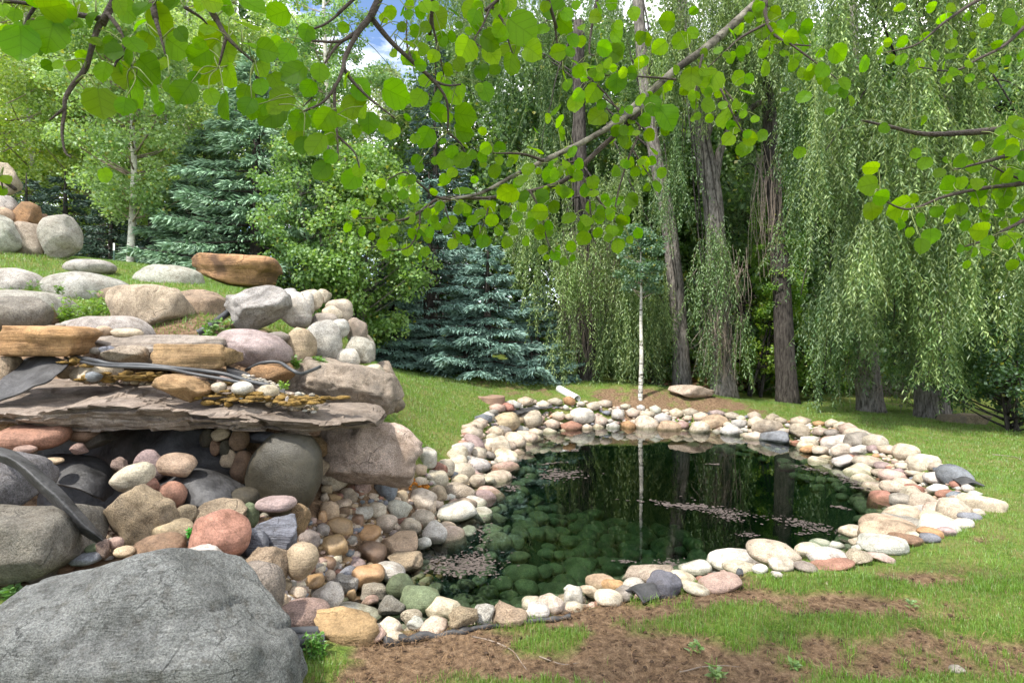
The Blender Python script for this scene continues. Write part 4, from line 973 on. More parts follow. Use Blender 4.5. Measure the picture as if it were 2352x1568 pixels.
# two stakes on the hillside
def stake(z, x, y0, y1, D, lab):
    u, a = uv(z, x, y0); _, b = uv(z, x, y1); top = W(u, a, D); bot = W(u, b, D); h = top[2] - bot[2]
    r = root('fence_stake', bot, lab, 'stake', 'stakes beside the young aspen')
    def prof(z0, z1, name, mat, w):
        mb = MB()
        for dx, dy, sx, sy in ((0, 0, w, .006), (0, .012, .006, .02)):
            x = np.array([-1, 1, 1, -1]) * sx / 2 + dx; yy = np.array([-1, -1, 1, 1]) * sy / 2 + dy
            V = np.vstack([np.c_[x, yy, np.full(4, z0)], np.c_[x, yy, np.full(4, z1)]])
            mb.add(V, np.array([(0, 1, 5, 4), (1, 2, 6, 5), (2, 3, 7, 6), (3, 0, 4, 7), (4, 5, 6, 7), (3, 2, 1, 0)]))
        mb.build(name, M[mat], r)
    prof(-.2, h * .6, 'post', 'stake', .04); prof(h * .6, h, 'painted_tip', 'whitepaint', .042)
stake(1, 785, 630, 755, 13.2, 'green metal stake with white tip left of the young aspen trunk on the hill')
stake(1, 945, 650, 785, 13.0, 'green metal stake with white tip right of the young aspen trunk on the hill')

# dry twigs lying on the soil
def twig(pts, r, label):
    P = np.array([W(u, v, ground_hit(u, v)) + (0, 0, .008) for u, v in pts]); C = catmull(P, 24); C = C + .006 * np.stack([fbm(C * 9 + s, 2, s) for s in (1, 2, 3)], 1)
    V, q, t = tube(C, np.linspace(r, r * .4, 24), 6); mb = MB(); mb.add(V, q, t); tag(mb.build('twig', M['bare'], None, True, off=C[0]), label, 'twig')
twig([(1085,1462),(1140,1478),(1180,1500),(1210,1540)], .004, 'long pale twig curving over the soil below the liner roll')
twig([(1240,1510),(1290,1528),(1330,1525)], .003, 'short pale twig on the soil right of the grass island')
twig([(1560,1545),(1640,1530),(1700,1535)], .003, 'thin dry twig on the soil at the bottom right of centre')
twig([(2280,1045),(2330,1050),(2352,1062)], .006, 'dry stick lying on the lawn at the right edge')
# floating leaf litter: thin irregular flakes lying on the water
lit = MB()
for z, cx, cy, w, h, n, sl in [(5,1110,655,240,55,90,0),(5,740,670,120,30,25,0),(5,790,745,80,30,18,0),(5,1200,492,110,12,14,0),(5,430,1290,400,110,260,0),(5,520,1240,120,120,40,0),(5,590,1110,90,220,36,0),(5,1060,580,180,10,16,-.08),
   (5,2060,890,520,34,110,.13),(5,2280,955,160,30,30,.2),(6,200,680,300,34,70,.2),(6,640,755,280,40,110,.22),(6,330,805,110,16,20,0),(6,890,530,160,36,36,.3),(6,660,465,220,16,26,.18),(6,155,440,80,6,8,0),(6,820,665,90,12,14,.1),(6,1000,720,120,16,18,0),(5,1560,1260,90,20,12,0),(5,1880,1270,180,50,26,0),(6,900,560,60,10,10,0),(6,620,800,60,10,10,0)]:
    for _ in range(int(n * 2.0)):
        a, b = rs.normal() * .33, rs.normal() * .33
        u, v = uv(z, cx + a * w, cy + b * h + a * w * sl); D = (CAMZ - WATER_Z) * F / (v - CV); p = W(u, v, D)
        if gd(p[0], p[1]) > -.03: continue
        k = rs.integers(5, 8); th = np.sort(rs.uniform(0, 6.28, k)); sz = rs.uniform(.005, .015) * (1 + .7 * (D > 6))
        ring = np.c_[np.cos(th) * sz * 1.5, np.sin(th) * sz, np.zeros(k)]; ro = rs.uniform(0, 3.14); ring[:, :2] = ring[:, :2] @ np.array([[math.cos(ro), -math.sin(ro)], [math.sin(ro), math.cos(ro)]])
        ring[:, 2] = rs.uniform(0, .004, k); V = np.vstack([ring, ring + (0, 0, .002)]) + (p[0], p[1], WATER_Z + .003)
        lit.add(V, np.array([[0, i, i + 1] for i in range(1, k - 1)] + [[k, k + i, k + i + 1] for i in range(1, k - 1)]))
tag(lit.build("floating_litter", M['litter'], None), "pinkish brown leaf litter floating on the pond", "leaf litter", kind="stuff")
# ------------------------------------------------------------------ house behind the willows
def box_mb(mb, x0, x1, y0, y1, z0, z1):
    V = np.array([(x, y, z) for z in (z0, z1) for x, y in ((x0, y0), (x1, y0), (x1, y1), (x0, y1))], float)
    mb.add(V, np.array([(0, 3, 2, 1), (4, 5, 6, 7), (0, 1, 5, 4), (1, 2, 6, 5), (2, 3, 7, 6), (3, 0, 4, 7)])); return mb
def build_house():
    c = np.array([7.2, 25.0, 0.1]); r = root('house', c, 'pale stucco house glimpsed between the willow trunks', 'house')
    box_mb(MB(), -4.4, 6.5, 0, 8, -1, 8.2).build('wall', M['stucco'], r)
    mb = MB(); V = np.array([(-5.2, -.9, 8.2), (7.3, -.9, 8.2), (7.3, 8.9, 8.2), (-5.2, 8.9, 8.2), (-5.2, 4, 10.6), (7.3, 4, 10.6)], float)
    mb.add(V, np.array([(0, 1, 5, 4), (2, 3, 4, 5)]), np.array([(1, 2, 5), (3, 0, 4)])); V2_ = V.copy(); V2_[:, 2] -= .12; mb.add(V2_, np.array([(3, 2, 1, 0)])); mb.build('roof', M['rooftile'], r)
    for x in (-2.6, .4, 3.6):
        w = box_mb(MB(), x - .6, x + .6, -.06, -.003, 3.6, 5.0).build('window', M['wood'], r)
        for k in range(2): box_mb(MB(), x - .52 + k * .54, x - .02 + k * .54, -.075, -.062, 3.68, 4.92).build('pane', M['glass'], w)
    d = box_mb(MB(), -1.0, .1, -.06, -.003, .1, 2.2).build('door', M['wood'], r); box_mb(MB(), -.15, -.08, -.11, -.063, 1.05, 1.15).build('handle', M['glass'], d)
    # deck with posts and a rail in front of the wall
    k = root('wooden_deck', (6.0, 19.5, .2), 'brown wooden deck with posts seen between willow trunks', 'deck')
    for i in range(9): box_mb(MB(), -1.6, 1.9, i * .2, i * .2 + .185, 1.72, 1.76).build('plank', M['wood'], k)
    for x in (-1.5, -.05, 1.75): box_mb(MB(), x - .07, x + .07, .02, .16, -.6, 1.715).build('post', M['wood'], k)
    box_mb(MB(), -1.6, 1.9, -.03, -.002, 1.45, 1.74).build('beam', M['wood'], k)
    for i in range(5): box_mb(MB(), -1.9, 2.0, -.9 - i * .3, -.63 - i * .3, .55 - i * .17, .7 - i * .17).build('step', M['wood'], k)
build_house()

# ------------------------------------------------------------------ grass
def build_grass():
    rg = np.random.default_rng(77); mb = MB()
    def field(n, x0, x1, y0, y1, hlo, hhi, wlo, whi, segs, seed):
        y = y0 + (y1 - y0) * rg.power(1.0, n)
        x = rg.uniform(x0, x1, n); P = np.c_[x, y]
        keep = np.abs(x) < y * 1.02 + 1.0
        P = P[keep]; d = gd(P[:, 0], P[:, 1]); z = gz(P[:, 0], P[:, 1])
        soil = soil_mask(P)
        rocky = (P[:, 0] < -.35) & (P[:, 1] < 6.0) & (z < 1.45) & (P[:, 1] > 2.6)
        wdt = rimwidth(P[:, 0], P[:, 1])
        k = (d > wdt + .03) & (rg.uniform(size=len(P)) > soil * 1.04) & ~rocky
        P, z, soil = P[k], z[k], soil[k]; n = len(P)
        q = np.c_[P, np.zeros(n)]
        tuft = fbm(q * 4, 3, 61)
        h = rg.uniform(hlo, hhi, n) * (1 + .45 * tuft); w = rg.uniform(wlo, whi, n)
        a = rg.uniform(0, 6.28, n); lean = rg.uniform(.1, .75, n); dr = np.c_[np.cos(a), np.sin(a), np.zeros(n)]
        sa = a + rg.uniform(.8, 2.3, n); sd = np.c_[np.cos(sa), np.sin(sa), np.zeros(n)]
        B = np.c_[P, z - .006]
        up = np.array([0, 0, 1.])
        mid = B + (up * (h * .6)[:, None]) + dr * (h * .22 * lean)[:, None]; tip = B + up * (h * (1 - .35 * lean))[:, None] + dr * (h * .85 * lean)[:, None]
        g = rg.uniform(0, 1, n); dry = (rg.uniform(size=n) < .09 + .25 * soil + .12 * sstep(fbm(q * .8 + 5, 3, 9), .1, .5))
        col = np.c_[.10 + .10 * g, .20 + .135 * g, .020 + .022 * g] * (1 + .25 * tuft)[:, None]
        col[dry] = np.c_[.30, .245, .11] * rg.uniform(.6, 1.1, dry.sum())[:, None]
        hw = (sd * w[:, None] / 2)
        if segs == 2:
            V = np.stack([B - hw, B + hw, mid + hw * .75, mid - hw * .75, tip], 1).reshape(-1, 3); i = np.arange(n)[:, None] * 5
            mb.add(V, i + np.array([[0, 1, 2, 3]]), i + np.array([[3, 2, 4]]), col=np.repeat(col, 5, 0))
        else:
            V = np.stack([B - hw, B + hw, tip], 1).reshape(-1, 3); mb.add(V, np.arange(n * 3).reshape(-1, 3), col=np.repeat(col, 3, 0))
    field(88000, -2.4, 5.2, 2.2, 3.6, .025, .06, .0022, .0042, 2, 1)
    field(100000, -.5, 7.0, 3.4, 6.5, .025, .05, .003, .0055, 1, 2)
    field(110000, -1.5, 9.5, 6.2, 14.5, .03, .055, .006, .011, 1, 3)
    field(125000, -9.0, -.4, 5.4, 14.5, .035, .07, .006, .011, 1, 4)
    o = mb.build("lawn_grass", M['grass'], None); tag(o, "short mown green grass of the lawn and hillside", "grass", kind="stuff")
    # dry thatch and fibres lying on the bare soil
    mb = MB(); n = 46000; P = np.c_[rg.uniform(-1.6, 5, n), rg.uniform(2.25, 4.3, n)]; s = soil_mask(P); d = gd(P[:, 0], P[:, 1])
    k = (rg.uniform(size=n) < s * .8 + .1) & (d > .5); P = P[k]; n = len(P); z = gz(P[:, 0], P[:, 1])
    a = rg.uniform(0, 6.28, n); dr = np.c_[np.cos(a), np.sin(a), rg.uniform(-.15, .45, n)]; L = rg.uniform(.015, .07, n)
    C = np.c_[P, z + rg.uniform(-.004, .012, n)]; V, q = leaf_quads(C, dr, np.tile([0, 0, 1.], (n, 1)), L, rg.uniform(.0012, .003, n), .15)
    g = rg.uniform(.35, 1.1, n)[:, None]; mb.add(V, q, col=np.repeat(np.array([[.27, .17, .09]]) * g, 4, 0))
    # clods
    n = 1500; P = np.c_[rg.uniform(-1.2, 4.6, n), rg.uniform(2.25, 3.6, n)]; s = soil_mask(P); P = P[(s > .5) & (gd(P[:, 0], P[:, 1]) > .55)]
    for x, y in P:
        r = rg.uniform(.003, .011); V = pebV[rg.integers(6)] * r * np.array([1.1, 1, .7]) * (1 + .3 * vnoise(pebV[0] * 4 + x * 50, 3))[:, None] + (x, y, float(gz(x, y)) + r * .2)
        mb.add(V, F2, col=np.array([.10, .06, .035]) * rg.uniform(.5, 1.5))
    tag(mb.build("soil_litter", M['soilbits'], None), "dry thatch and clods on the bare soil in the foreground", "soil litter", kind="stuff")
build_grass()

# small weeds: upright leafy stems
def weed(name, z, x0, y0, x1, y1, D, label, nst=9, leafL=.05, col=(.12, .24, .03), cat='weed', per=16):
    u0, v0 = uv(z, x0, y0); u1, v1 = uv(z, x1, y1)
    if D is None: D = ground_hit((u0 + u1) / 2, v1)
    b = W((u0 + u1) / 2, v1, D); w = (u1 - u0) / F * D; h = (v1 - v0) / F * D
    r = np.random.default_rng(int(abs(x0 * 7 + y0))); rt = root(name, b, label, cat)
    st, lf = MB(), MB()
    for k in range(nst):
        p0 = np.array([r.uniform(-.3, .3) * w, r.uniform(-.2, .2) * w, 0]); hh = h * r.uniform(.5, 1.0)
        p1 = p0 + np.array([r.uniform(-.25, .25) * w, r.uniform(-.2, .2) * w, hh]); P = catmull(np.array([p0, (p0 + p1) / 2 + r.normal(size=3) * .02 * h, p1]), 7)
        V, q, t = tube(P, np.linspace(.0025, .0012, 7), 4); st.add(V, q, t)
        n = per; tt = r.uniform(.1, 1, n); C = np.array([np.interp(tt, np.linspace(0, 1, 7), P[:, i]) for i in range(3)]).T
        dr = r.normal(size=(n, 3)); dr[:, 2] = np.abs(dr[:, 2]) * .4; V, q = leaf_quads(C, dr, np.tile([0, -.4, 1.], (n, 1)) + r.normal(size=(n, 3)) * .4, leafL * r.uniform(.5, 1.1, n), leafL * .45)
        g = r.uniform(.7, 1.35, n)[:, None]; lf.add(V, q, col=np.repeat(np.array([col]) * g, 4, 0))
    s = st.build('stem', M['petiole'], rt); l = lf.build('foliage', M['leaf'], rt); tag(l, kind="stuff")
weed('weed', 1, 1330,1130,1610,1320, 5.25, 'leafy green weed clump below the black pipe on the boulder wall', 14, .06)
weed('weed', 1, 330,1000,620,1180, 5.7, 'bright green weed patch behind the long low white boulder', 26, .05, (.17, .30, .03))
weed('weed', 1, 560,960,820,1160, 5.9, 'bright green weed patch left of the biggest round tan boulder', 24, .05, (.17, .30, .03))
weed('weed', 1, 180,880,320,1000, 6.3, 'sparse tall weeds at the foot of the low white lawn boulder', 9, .04)
weed('weed', 1, 380,900,480,990, 6.4, 'wispy weed growing in front of the wide grey dome boulder', 6, .04)
weed('weed', 3, 770,680,830,780, 5.0, 'small weed at the left foot of the upright tan boulder', 5, .05)
weed('weed', 3, 930,680,1045,770, 5.2, 'weed with narrow leaves at the right foot of the upright tan boulder', 9, .06)
weed('weed', 2, 1498,310,1562,362, 4.1, 'tiny bright weed on the slab end of the liner strip', 5, .03, (.2, .33, .03))
weed('weed', 2, 1003,1098,1048,1165, 3.2, 'vivid green tuft beside the big red boulder', 7, .03, (.08, .38, .04))
weed('weed', 4, 480,1240,640,1440, 2.62, 'feathery weed growing by the black pipe ends', 14, .028, (.12, .28, .04), per=30)
weed('seedling', 6, 125,1465,218,1548, None, 'pale green seedling in the soil at the bottom centre right', 5, .05, (.22, .33, .12), per=6)
weed('seedling', 6, 555,1448,622,1492, None, 'small round-leaved seedling right of the pale seedling in the soil', 4, .04, (.20, .33, .10), per=6)
weed('seedling', 6, 20,1340,90,1420, None, 'seedling at the edge of the turf island in the foreground', 4, .04, (.2, .32, .1), per=6)
weed('seedling', 6, 1150,1140,1210,1180, None, 'small seedling in the bare soil strip right of centre', 4, .035, (.2, .32, .1), per=6)
weed('weed', 'd', 0,1345,55,1400, 2.75, 'tuft of grass at the left edge behind the foreground boulder', 10, .05, (.1, .22, .04))

# ------------------------------------------------------------------ trees
def tree_root(name, u, v, D, label, cat='tree', group=None, on_ground=True):
    b = W(u, v, D)
    if on_ground: b[2] = float(gz(np.array([b[0]]), np.array([b[1]]))[0])
    return root(name, b, label, cat, group), b
def limb_tubes(mb, P, r0, r1, sides=8, n=18, wob=.03, seed=0):
    C = catmull(np.array(P), n); C = C + wob * np.stack([fbm(C * 1.3 + s * 7, 2, seed + s) for s in range(3)], 1) * np.linspace(0, 1, n)[:, None]
    rr = np.linspace(r0, r1, n); V, q, t = tube(C, rr, sides); mb.add(V, q, t); return C
def broadleaf(u, v, D, label, h, rx, crown_lo, leaf=.06, n=26000, col=(.10, .18, .035), col2=(.2, .3, .07), trunk_r=.09, lean=0, group=None, seed=1, bark='aspenbark', name='deciduous_tree', nclump=150, narrow=1.0, cat='tree', multi=1):
    r = np.random.default_rng(seed); rt, b = tree_root(name, u, v, D, label, cat, group)
    tm = MB(); top = np.array([lean, 0, h])
    C = None
    for k in range(multi):
        off = r.uniform(-.35, .35, 3) * (multi > 1); off[2] = 0
        tp = top + (r.uniform(-.6, .6, 3) * rx * (multi > 1)) * np.array([1, 1, .15])
        C = limb_tubes(tm, [off + (0, 0, -.2), off + (tp - off) * .35 + np.array([.04, .02, 0]) * h * .3, tp * .7 + off * .3, tp], trunk_r, trunk_r * .2, 10, 22, .05, seed)
    z = crown_lo + (h * 1.03 - crown_lo) * r.uniform(0, 1, nclump) ** .85; t = (z - crown_lo) / (h * 1.03 - crown_lo)
    prof = np.sin(np.pi * np.clip(t * .86 + .12, 0, 1)) ** .7 * narrow
    a = r.uniform(0, 6.28, nclump); rad = rx * prof * np.sqrt(r.uniform(.08, 1, nclump)) * r.uniform(.75, 1.12, nclump)
    cx = np.interp(z, C[:, 2], C[:, 0]); cyy = np.interp(z, C[:, 2], C[:, 1])
    CC = np.c_[cx + np.cos(a) * rad, cyy + np.sin(a) * rad, z]
    bm_ = MB()
    for k in range(0, nclump, 2):
        s = np.array([np.interp(z[k] - rad[k] * .55, C[:, 2], C[:, i]) for i in range(3)])
        limb_tubes(bm_, [s, (s + CC[k]) / 2 + (0, 0, -.05 * rad[k]), CC[k]], .012 + .012 * rad[k], .004, 4, 6, .03, k)
    sz = rx * r.uniform(.10, .24, nclump)
    pick = r.choice(nclump, n, p=sz ** 2 / (sz ** 2).sum()); g = r.normal(size=(n, 3)); g = unit(g) * (r.uniform(0, 1, n) ** .5)[:, None]
    P = CC[pick] + g * sz[pick][:, None] * np.array([1.25, 1.25, .8])
    nr = unit(r.normal(size=(n, 3)) + g * .6 + np.array([0, -.1, .7])); dr = r.normal(size=(n, 3)) + np.array([0, 0, -.5])
    L = leaf * 1.2 * r.uniform(.7, 1.2, n); V, q = leaf_quads(P, dr - nr * (dr * nr).sum(1, keepdims=True), nr, L, L * .85, .06)
    mixf = np.clip(r.normal(.45, .28, n) + .35 * (r.uniform(-1, 1, nclump))[pick], 0, 1)[:, None]
    cl = np.array(col) * (1 - mixf) + np.array(col2) * mixf; yel = r.uniform(size=n) < .03; cl[yel] = (.34, .34, .04)
    lf = MB(); lf.add(V, q, col=np.repeat(cl, 4, 0))
    tm.build('trunk', M[bark], rt, True); bm_.build('branches', M[bark if bark != 'aspenbark' else 'bare'], rt, True)["kind"] = "stuff"
    lf.build('crown', M['leaf'], rt)["kind"] = "stuff"
    return rt
G1 = 'leafy trees on the hillside'
broadleaf(298, 605, 13.2, 'young aspen with a pale straight trunk between two stakes on the hill', 6.4, 1.9, 1.2, .065, 30000, (.16, .28, .075), (.40, .54, .24), .085, seed=31, group=G1, name='aspen_tree')
broadleaf(60, 590, 17, 'yellow-green tree behind the left boulder pile', 9.5, 3.0, .8, .075, 36000, (.22, .33, .04), (.46, .54, .11), .12, seed=32, group=G1)
LIGHT_TREE = broadleaf(190, 590, 20, 'light green tree rising between the yellow-green tree and the young aspen', 11, 3.0, 1.5, .085, 32000, (.21, .34, .085), (.47, .58, .22), .13, seed=33, group=G1)
broadleaf(430, 600, 21, 'pale grey-green tree behind the spruce on the left', 12, 3.0, 2, .085, 30000, (.20, .33, .09), (.46, .58, .28), .13, seed=34, group=G1)
broadleaf(-90, 560, 15, 'bright leafy tree cut by the left picture edge', 9, 2.6, 1, .075, 20000, (.18, .30, .04), (.42, .52, .11), .12, seed=35, group=G1)
broadleaf(745, 760, 17.5, 'tall slender cottonwood beside the gap of blue sky', 11.5, 1.75, 1.5, .075, 34000, (.14, .27, .085), (.35, .51, .22), .13, seed=36, narrow=1.0, group=G1, name='cottonwood_tree')
broadleaf(735, 770, 12.6, 'young leafy tree right of the brown-orange block', 4.3, 1.1, .3, .06, 15000, (.11, .22, .06), (.28, .43, .14), .05, seed=37, name='leafy_shrub', cat='shrub', multi=3, bark='willowbark')
broadleaf(815, 838, 13.2, 'large light green maple shrub behind the end of the boulder wall', 4.4, 1.75, .15, .07, 32000, (.13, .26, .045), (.31, .45, .13), .05, seed=38, name='maple_shrub', cat='shrub', multi=5, bark='willowbark', nclump=190)
broadleaf(900, 800, 22, 'pale far tree under the blue sky gap', 8.5, 2.2, 1, .08, 20000, (.24, .32, .17), (.42, .50, .32), .1, seed=39, name='deciduous_tree', group=G1)
broadleaf(1470, 900, 12.7, 'slender young white-barked aspen with a bare lower trunk by the pond', 3.75, .7, 2.35, .05, 5200, (.085, .17, .09), (.2, .32, .19), .055, seed=41, name='aspen_tree', nclump=60)
broadleaf(2330, 985, 9.9, 'dark bush with bare twiggy stems at the right picture edge', 1.75, 1.15, .25, .05, 9000, (.04, .095, .035), (.09, .17, .05), .03, seed=42, name='dark_shrub', cat='shrub', multi=6, bark='darkbark', nclump=110)
broadleaf(2150, 965, 12.6, 'low dark shrub between the two right willow trunks', 1.3, .9, .2, .045, 3500, (.05, .11, .03), (.1, .2, .05), .025, seed=43, name='dark_shrub', cat='shrub', multi=6, bark='darkbark')
broadleaf(1735, 918, 15.5, 'backlit bright green thicket behind the willow trunks', 3.2, 1.0, .3, .06, 7000, (.16, .30, .02), (.36, .50, .05), .045, seed=44, name='understory_shrub', cat='shrub', multi=4, bark='darkbark', nclump=120)
broadleaf(1870, 925, 15.5, 'green thicket behind the dark willow trunk', 2.2, 1.1, .2, .06, 5000, (.12, .24, .03), (.28, .42, .06), .04, seed=45, name='understory_shrub', cat='shrub', multi=5, bark='darkbark')
broadleaf(1790, 925, 14.4, 'green vine-like tree climbing beside the dark willow trunk', 5.6, .8, 2.0, .05, 14000, (.10, .23, .02), (.25, .42, .05), .05, seed=46, name='box_elder_tree', bark='darkbark')
broadleaf(1500, 905, 15.2, 'low green shrub left of the thickest willow', 1.7, 1.0, .1, .055, 5000, (.1, .2, .03), (.25, .36, .08), .03, seed=47, name='understory_shrub', cat='shrub', multi=5, bark='darkbark')
broadleaf(1440, 880, 20, 'grey-green aspen in front of the pale house', 7, 1.6, 2.2, .07, 10000, (.12, .19, .12), (.28, .36, .26), .08, seed=48, name='aspen_tree')

def spruce(u, v, D, label, h, rx, n_tw, seed, col, tipc, droop=.35, name='spruce_tree', twl=.16, twr=.016, group='spruces at the lawn edge', lean=0, density=1.0):
    r = np.random.default_rng(seed); rt, b = tree_root(name, u, v, D, label, 'tree', group)
    tm = MB(); limb_tubes(tm, [(0, 0, -.2), (lean * .3, 0, h * .5), (lean, 0, h)], rx * .075, .012, 9, 16, .03, seed); tm.build('trunk', M['darkbark'], rt, True)
    bt = MB(); nb = int(h * 15 * density); per = max(8, n_tw // nb)
    A0, A1 = [], []
    for k in range(nb):
        t = (k + r.uniform(0, 1)) / nb; z0 = .12 + t ** 1.05 * (h - .25); R = rx * (1 - t) ** .85 * r.uniform(.7, 1.12) + .12
        a = k * 2.399 + r.uniform(-.3, .3); d = np.array([math.cos(a), math.sin(a), 0]); sd = np.array([-d[1], d[0], 0])
        up = r.uniform(.0, .25) * R; base = np.array([lean * t, 0, z0])
        P = catmull(np.array([base, base + d * R * .5 + (0, 0, up * .4 - droop * R * .22), base + d * R + (0, 0, up - droop * R * .42)]), 9)
        V, q, tt = tube(P, np.linspace(.008 + .012 * R, .004, 9), 4); bt.add(V, q, tt)
        m = max(10, int(per * (.35 + R / rx)))
        s = r.uniform(.12, 1, m) ** .75; C = np.array([np.interp(s, np.linspace(0, 1, 9), P[:, i]) for i in range(3)]).T
        lat = r.uniform(-1, 1, m); span = .42 * R * (1.08 - s) + .06; C = C + sd * (lat * span)[:, None] + d * (np.abs(lat) * span * .55)[:, None]; C[:, 2] -= np.abs(lat) * span * .30 + r.uniform(0, .07, m)
        dirs = d * r.uniform(.35, 1.1, m)[:, None] + sd * (np.sign(lat) * r.uniform(.1, .9, m))[:, None]; dirs[:, 2] = r.uniform(-.75, .25, m)
        A0.append(C); A1.append(unit(dirs))
    C = np.concatenate(A0); d = np.concatenate(A1); n = len(C); L = twl * r.uniform(.6, 1.3, n); ref = unit(np.cross(d, r.normal(size=(n, 3)))); ref2 = np.cross(d, ref)
    rad = twr * r.uniform(.75, 1.3, n)
    ring = lambda f, k: np.stack([C + d * (L * f)[:, None] + (ref * math.cos(x) + ref2 * math.sin(x)) * (rad * k)[:, None] for x in (0, 2.094, 4.189)], 1)
    V = np.concatenate([C[:, None], ring(.5, 1.1), (C + d * L[:, None])[:, None]], 1).reshape(-1, 3)
    i = np.arange(n)[:, None]
    T = np.array([(0, 2, 1), (0, 3, 2), (0, 1, 3), (4, 1, 2), (4, 2, 3), (4, 3, 1)])
    tris = (i[:, :, None] * 5 + T[None]).reshape(-1, 3)
    g = r.uniform(.6, 1.25, n)[:, None]; c0 = np.array(col) * g; c1 = np.array(tipc) * g
    cl = np.stack([c0, c1 * .5 + c0 * .5, c1 * .5 + c0 * .5, c1 * .5 + c0 * .5, c1], 1).reshape(-1, 3)
    lf = MB(); lf.add(V, tris, col=cl)
    bt.build('branches', M['darkbark'], rt, True)["kind"] = "stuff"; lf.build('crown', M['needle'], rt)["kind"] = "stuff"
    return rt
BL, BLT = (.09, .18, .14), (.27, .43, .35)
GR, GRT = (.09, .18, .10), (.26, .40, .24)
spruce(590, 660, 13.6, 'large green spruce behind the brown-orange block on the hill', 5.6, 2.5, 19000, 61, (.12, .24, .13), (.36, .54, .34), .55, twl=.2, twr=.02)
spruce(470, 650, 14.0, 'short bushy spruce with drooping boughs left of the large green spruce', 3.6, 1.7, 10000, 62, GR, (.30, .46, .28), .5, twl=.18, twr=.018)
spruce(640, 680, 20, 'tall dark spruce top rising behind the large green spruce', 8.8, 2.3, 7000, 63, (.035, .08, .06), (.09, .16, .12), .45)
LOW_SPRUCE = spruce(150, 600, 15.0, 'dark low spruce behind the tall white boulder on the hill', 2.6, 1.6, 4000, 64, (.03, .07, .045), (.08, .14, .09), .4)
spruce(1120, 868, 14.0, 'blue spruce with a pointed young top at the lawn edge', 3.4, 1.9, 15000, 65, BL, BLT, .42, name='blue_spruce')
WIDE_SPRUCE = spruce(985, 860, 14.8, 'wide blue spruce left of the pointed young one', 5.0, 2.4, 17000, 66, BL, (.25, .40, .325), .45, name='blue_spruce')
spruce(1220, 875, 14.2, 'low trailing blue spruce boughs at the right end of the spruce group', 1.1, 1.3, 4000, 67, BL, BLT, .2, name='blue_spruce')
spruce(1000, 850, 18.5, 'tall blue-grey spruce behind the lawn spruces', 9.6, 2.2, 9000, 68, (.05, .10, .085), (.13, .22, .2), .45, name='blue_spruce')
spruce(930, 848, 14.6, 'low blue spruce behind the wall end at the lawn edge', 1.8, 1.2, 5000, 69, BL, BLT, .4, name='blue_spruce')

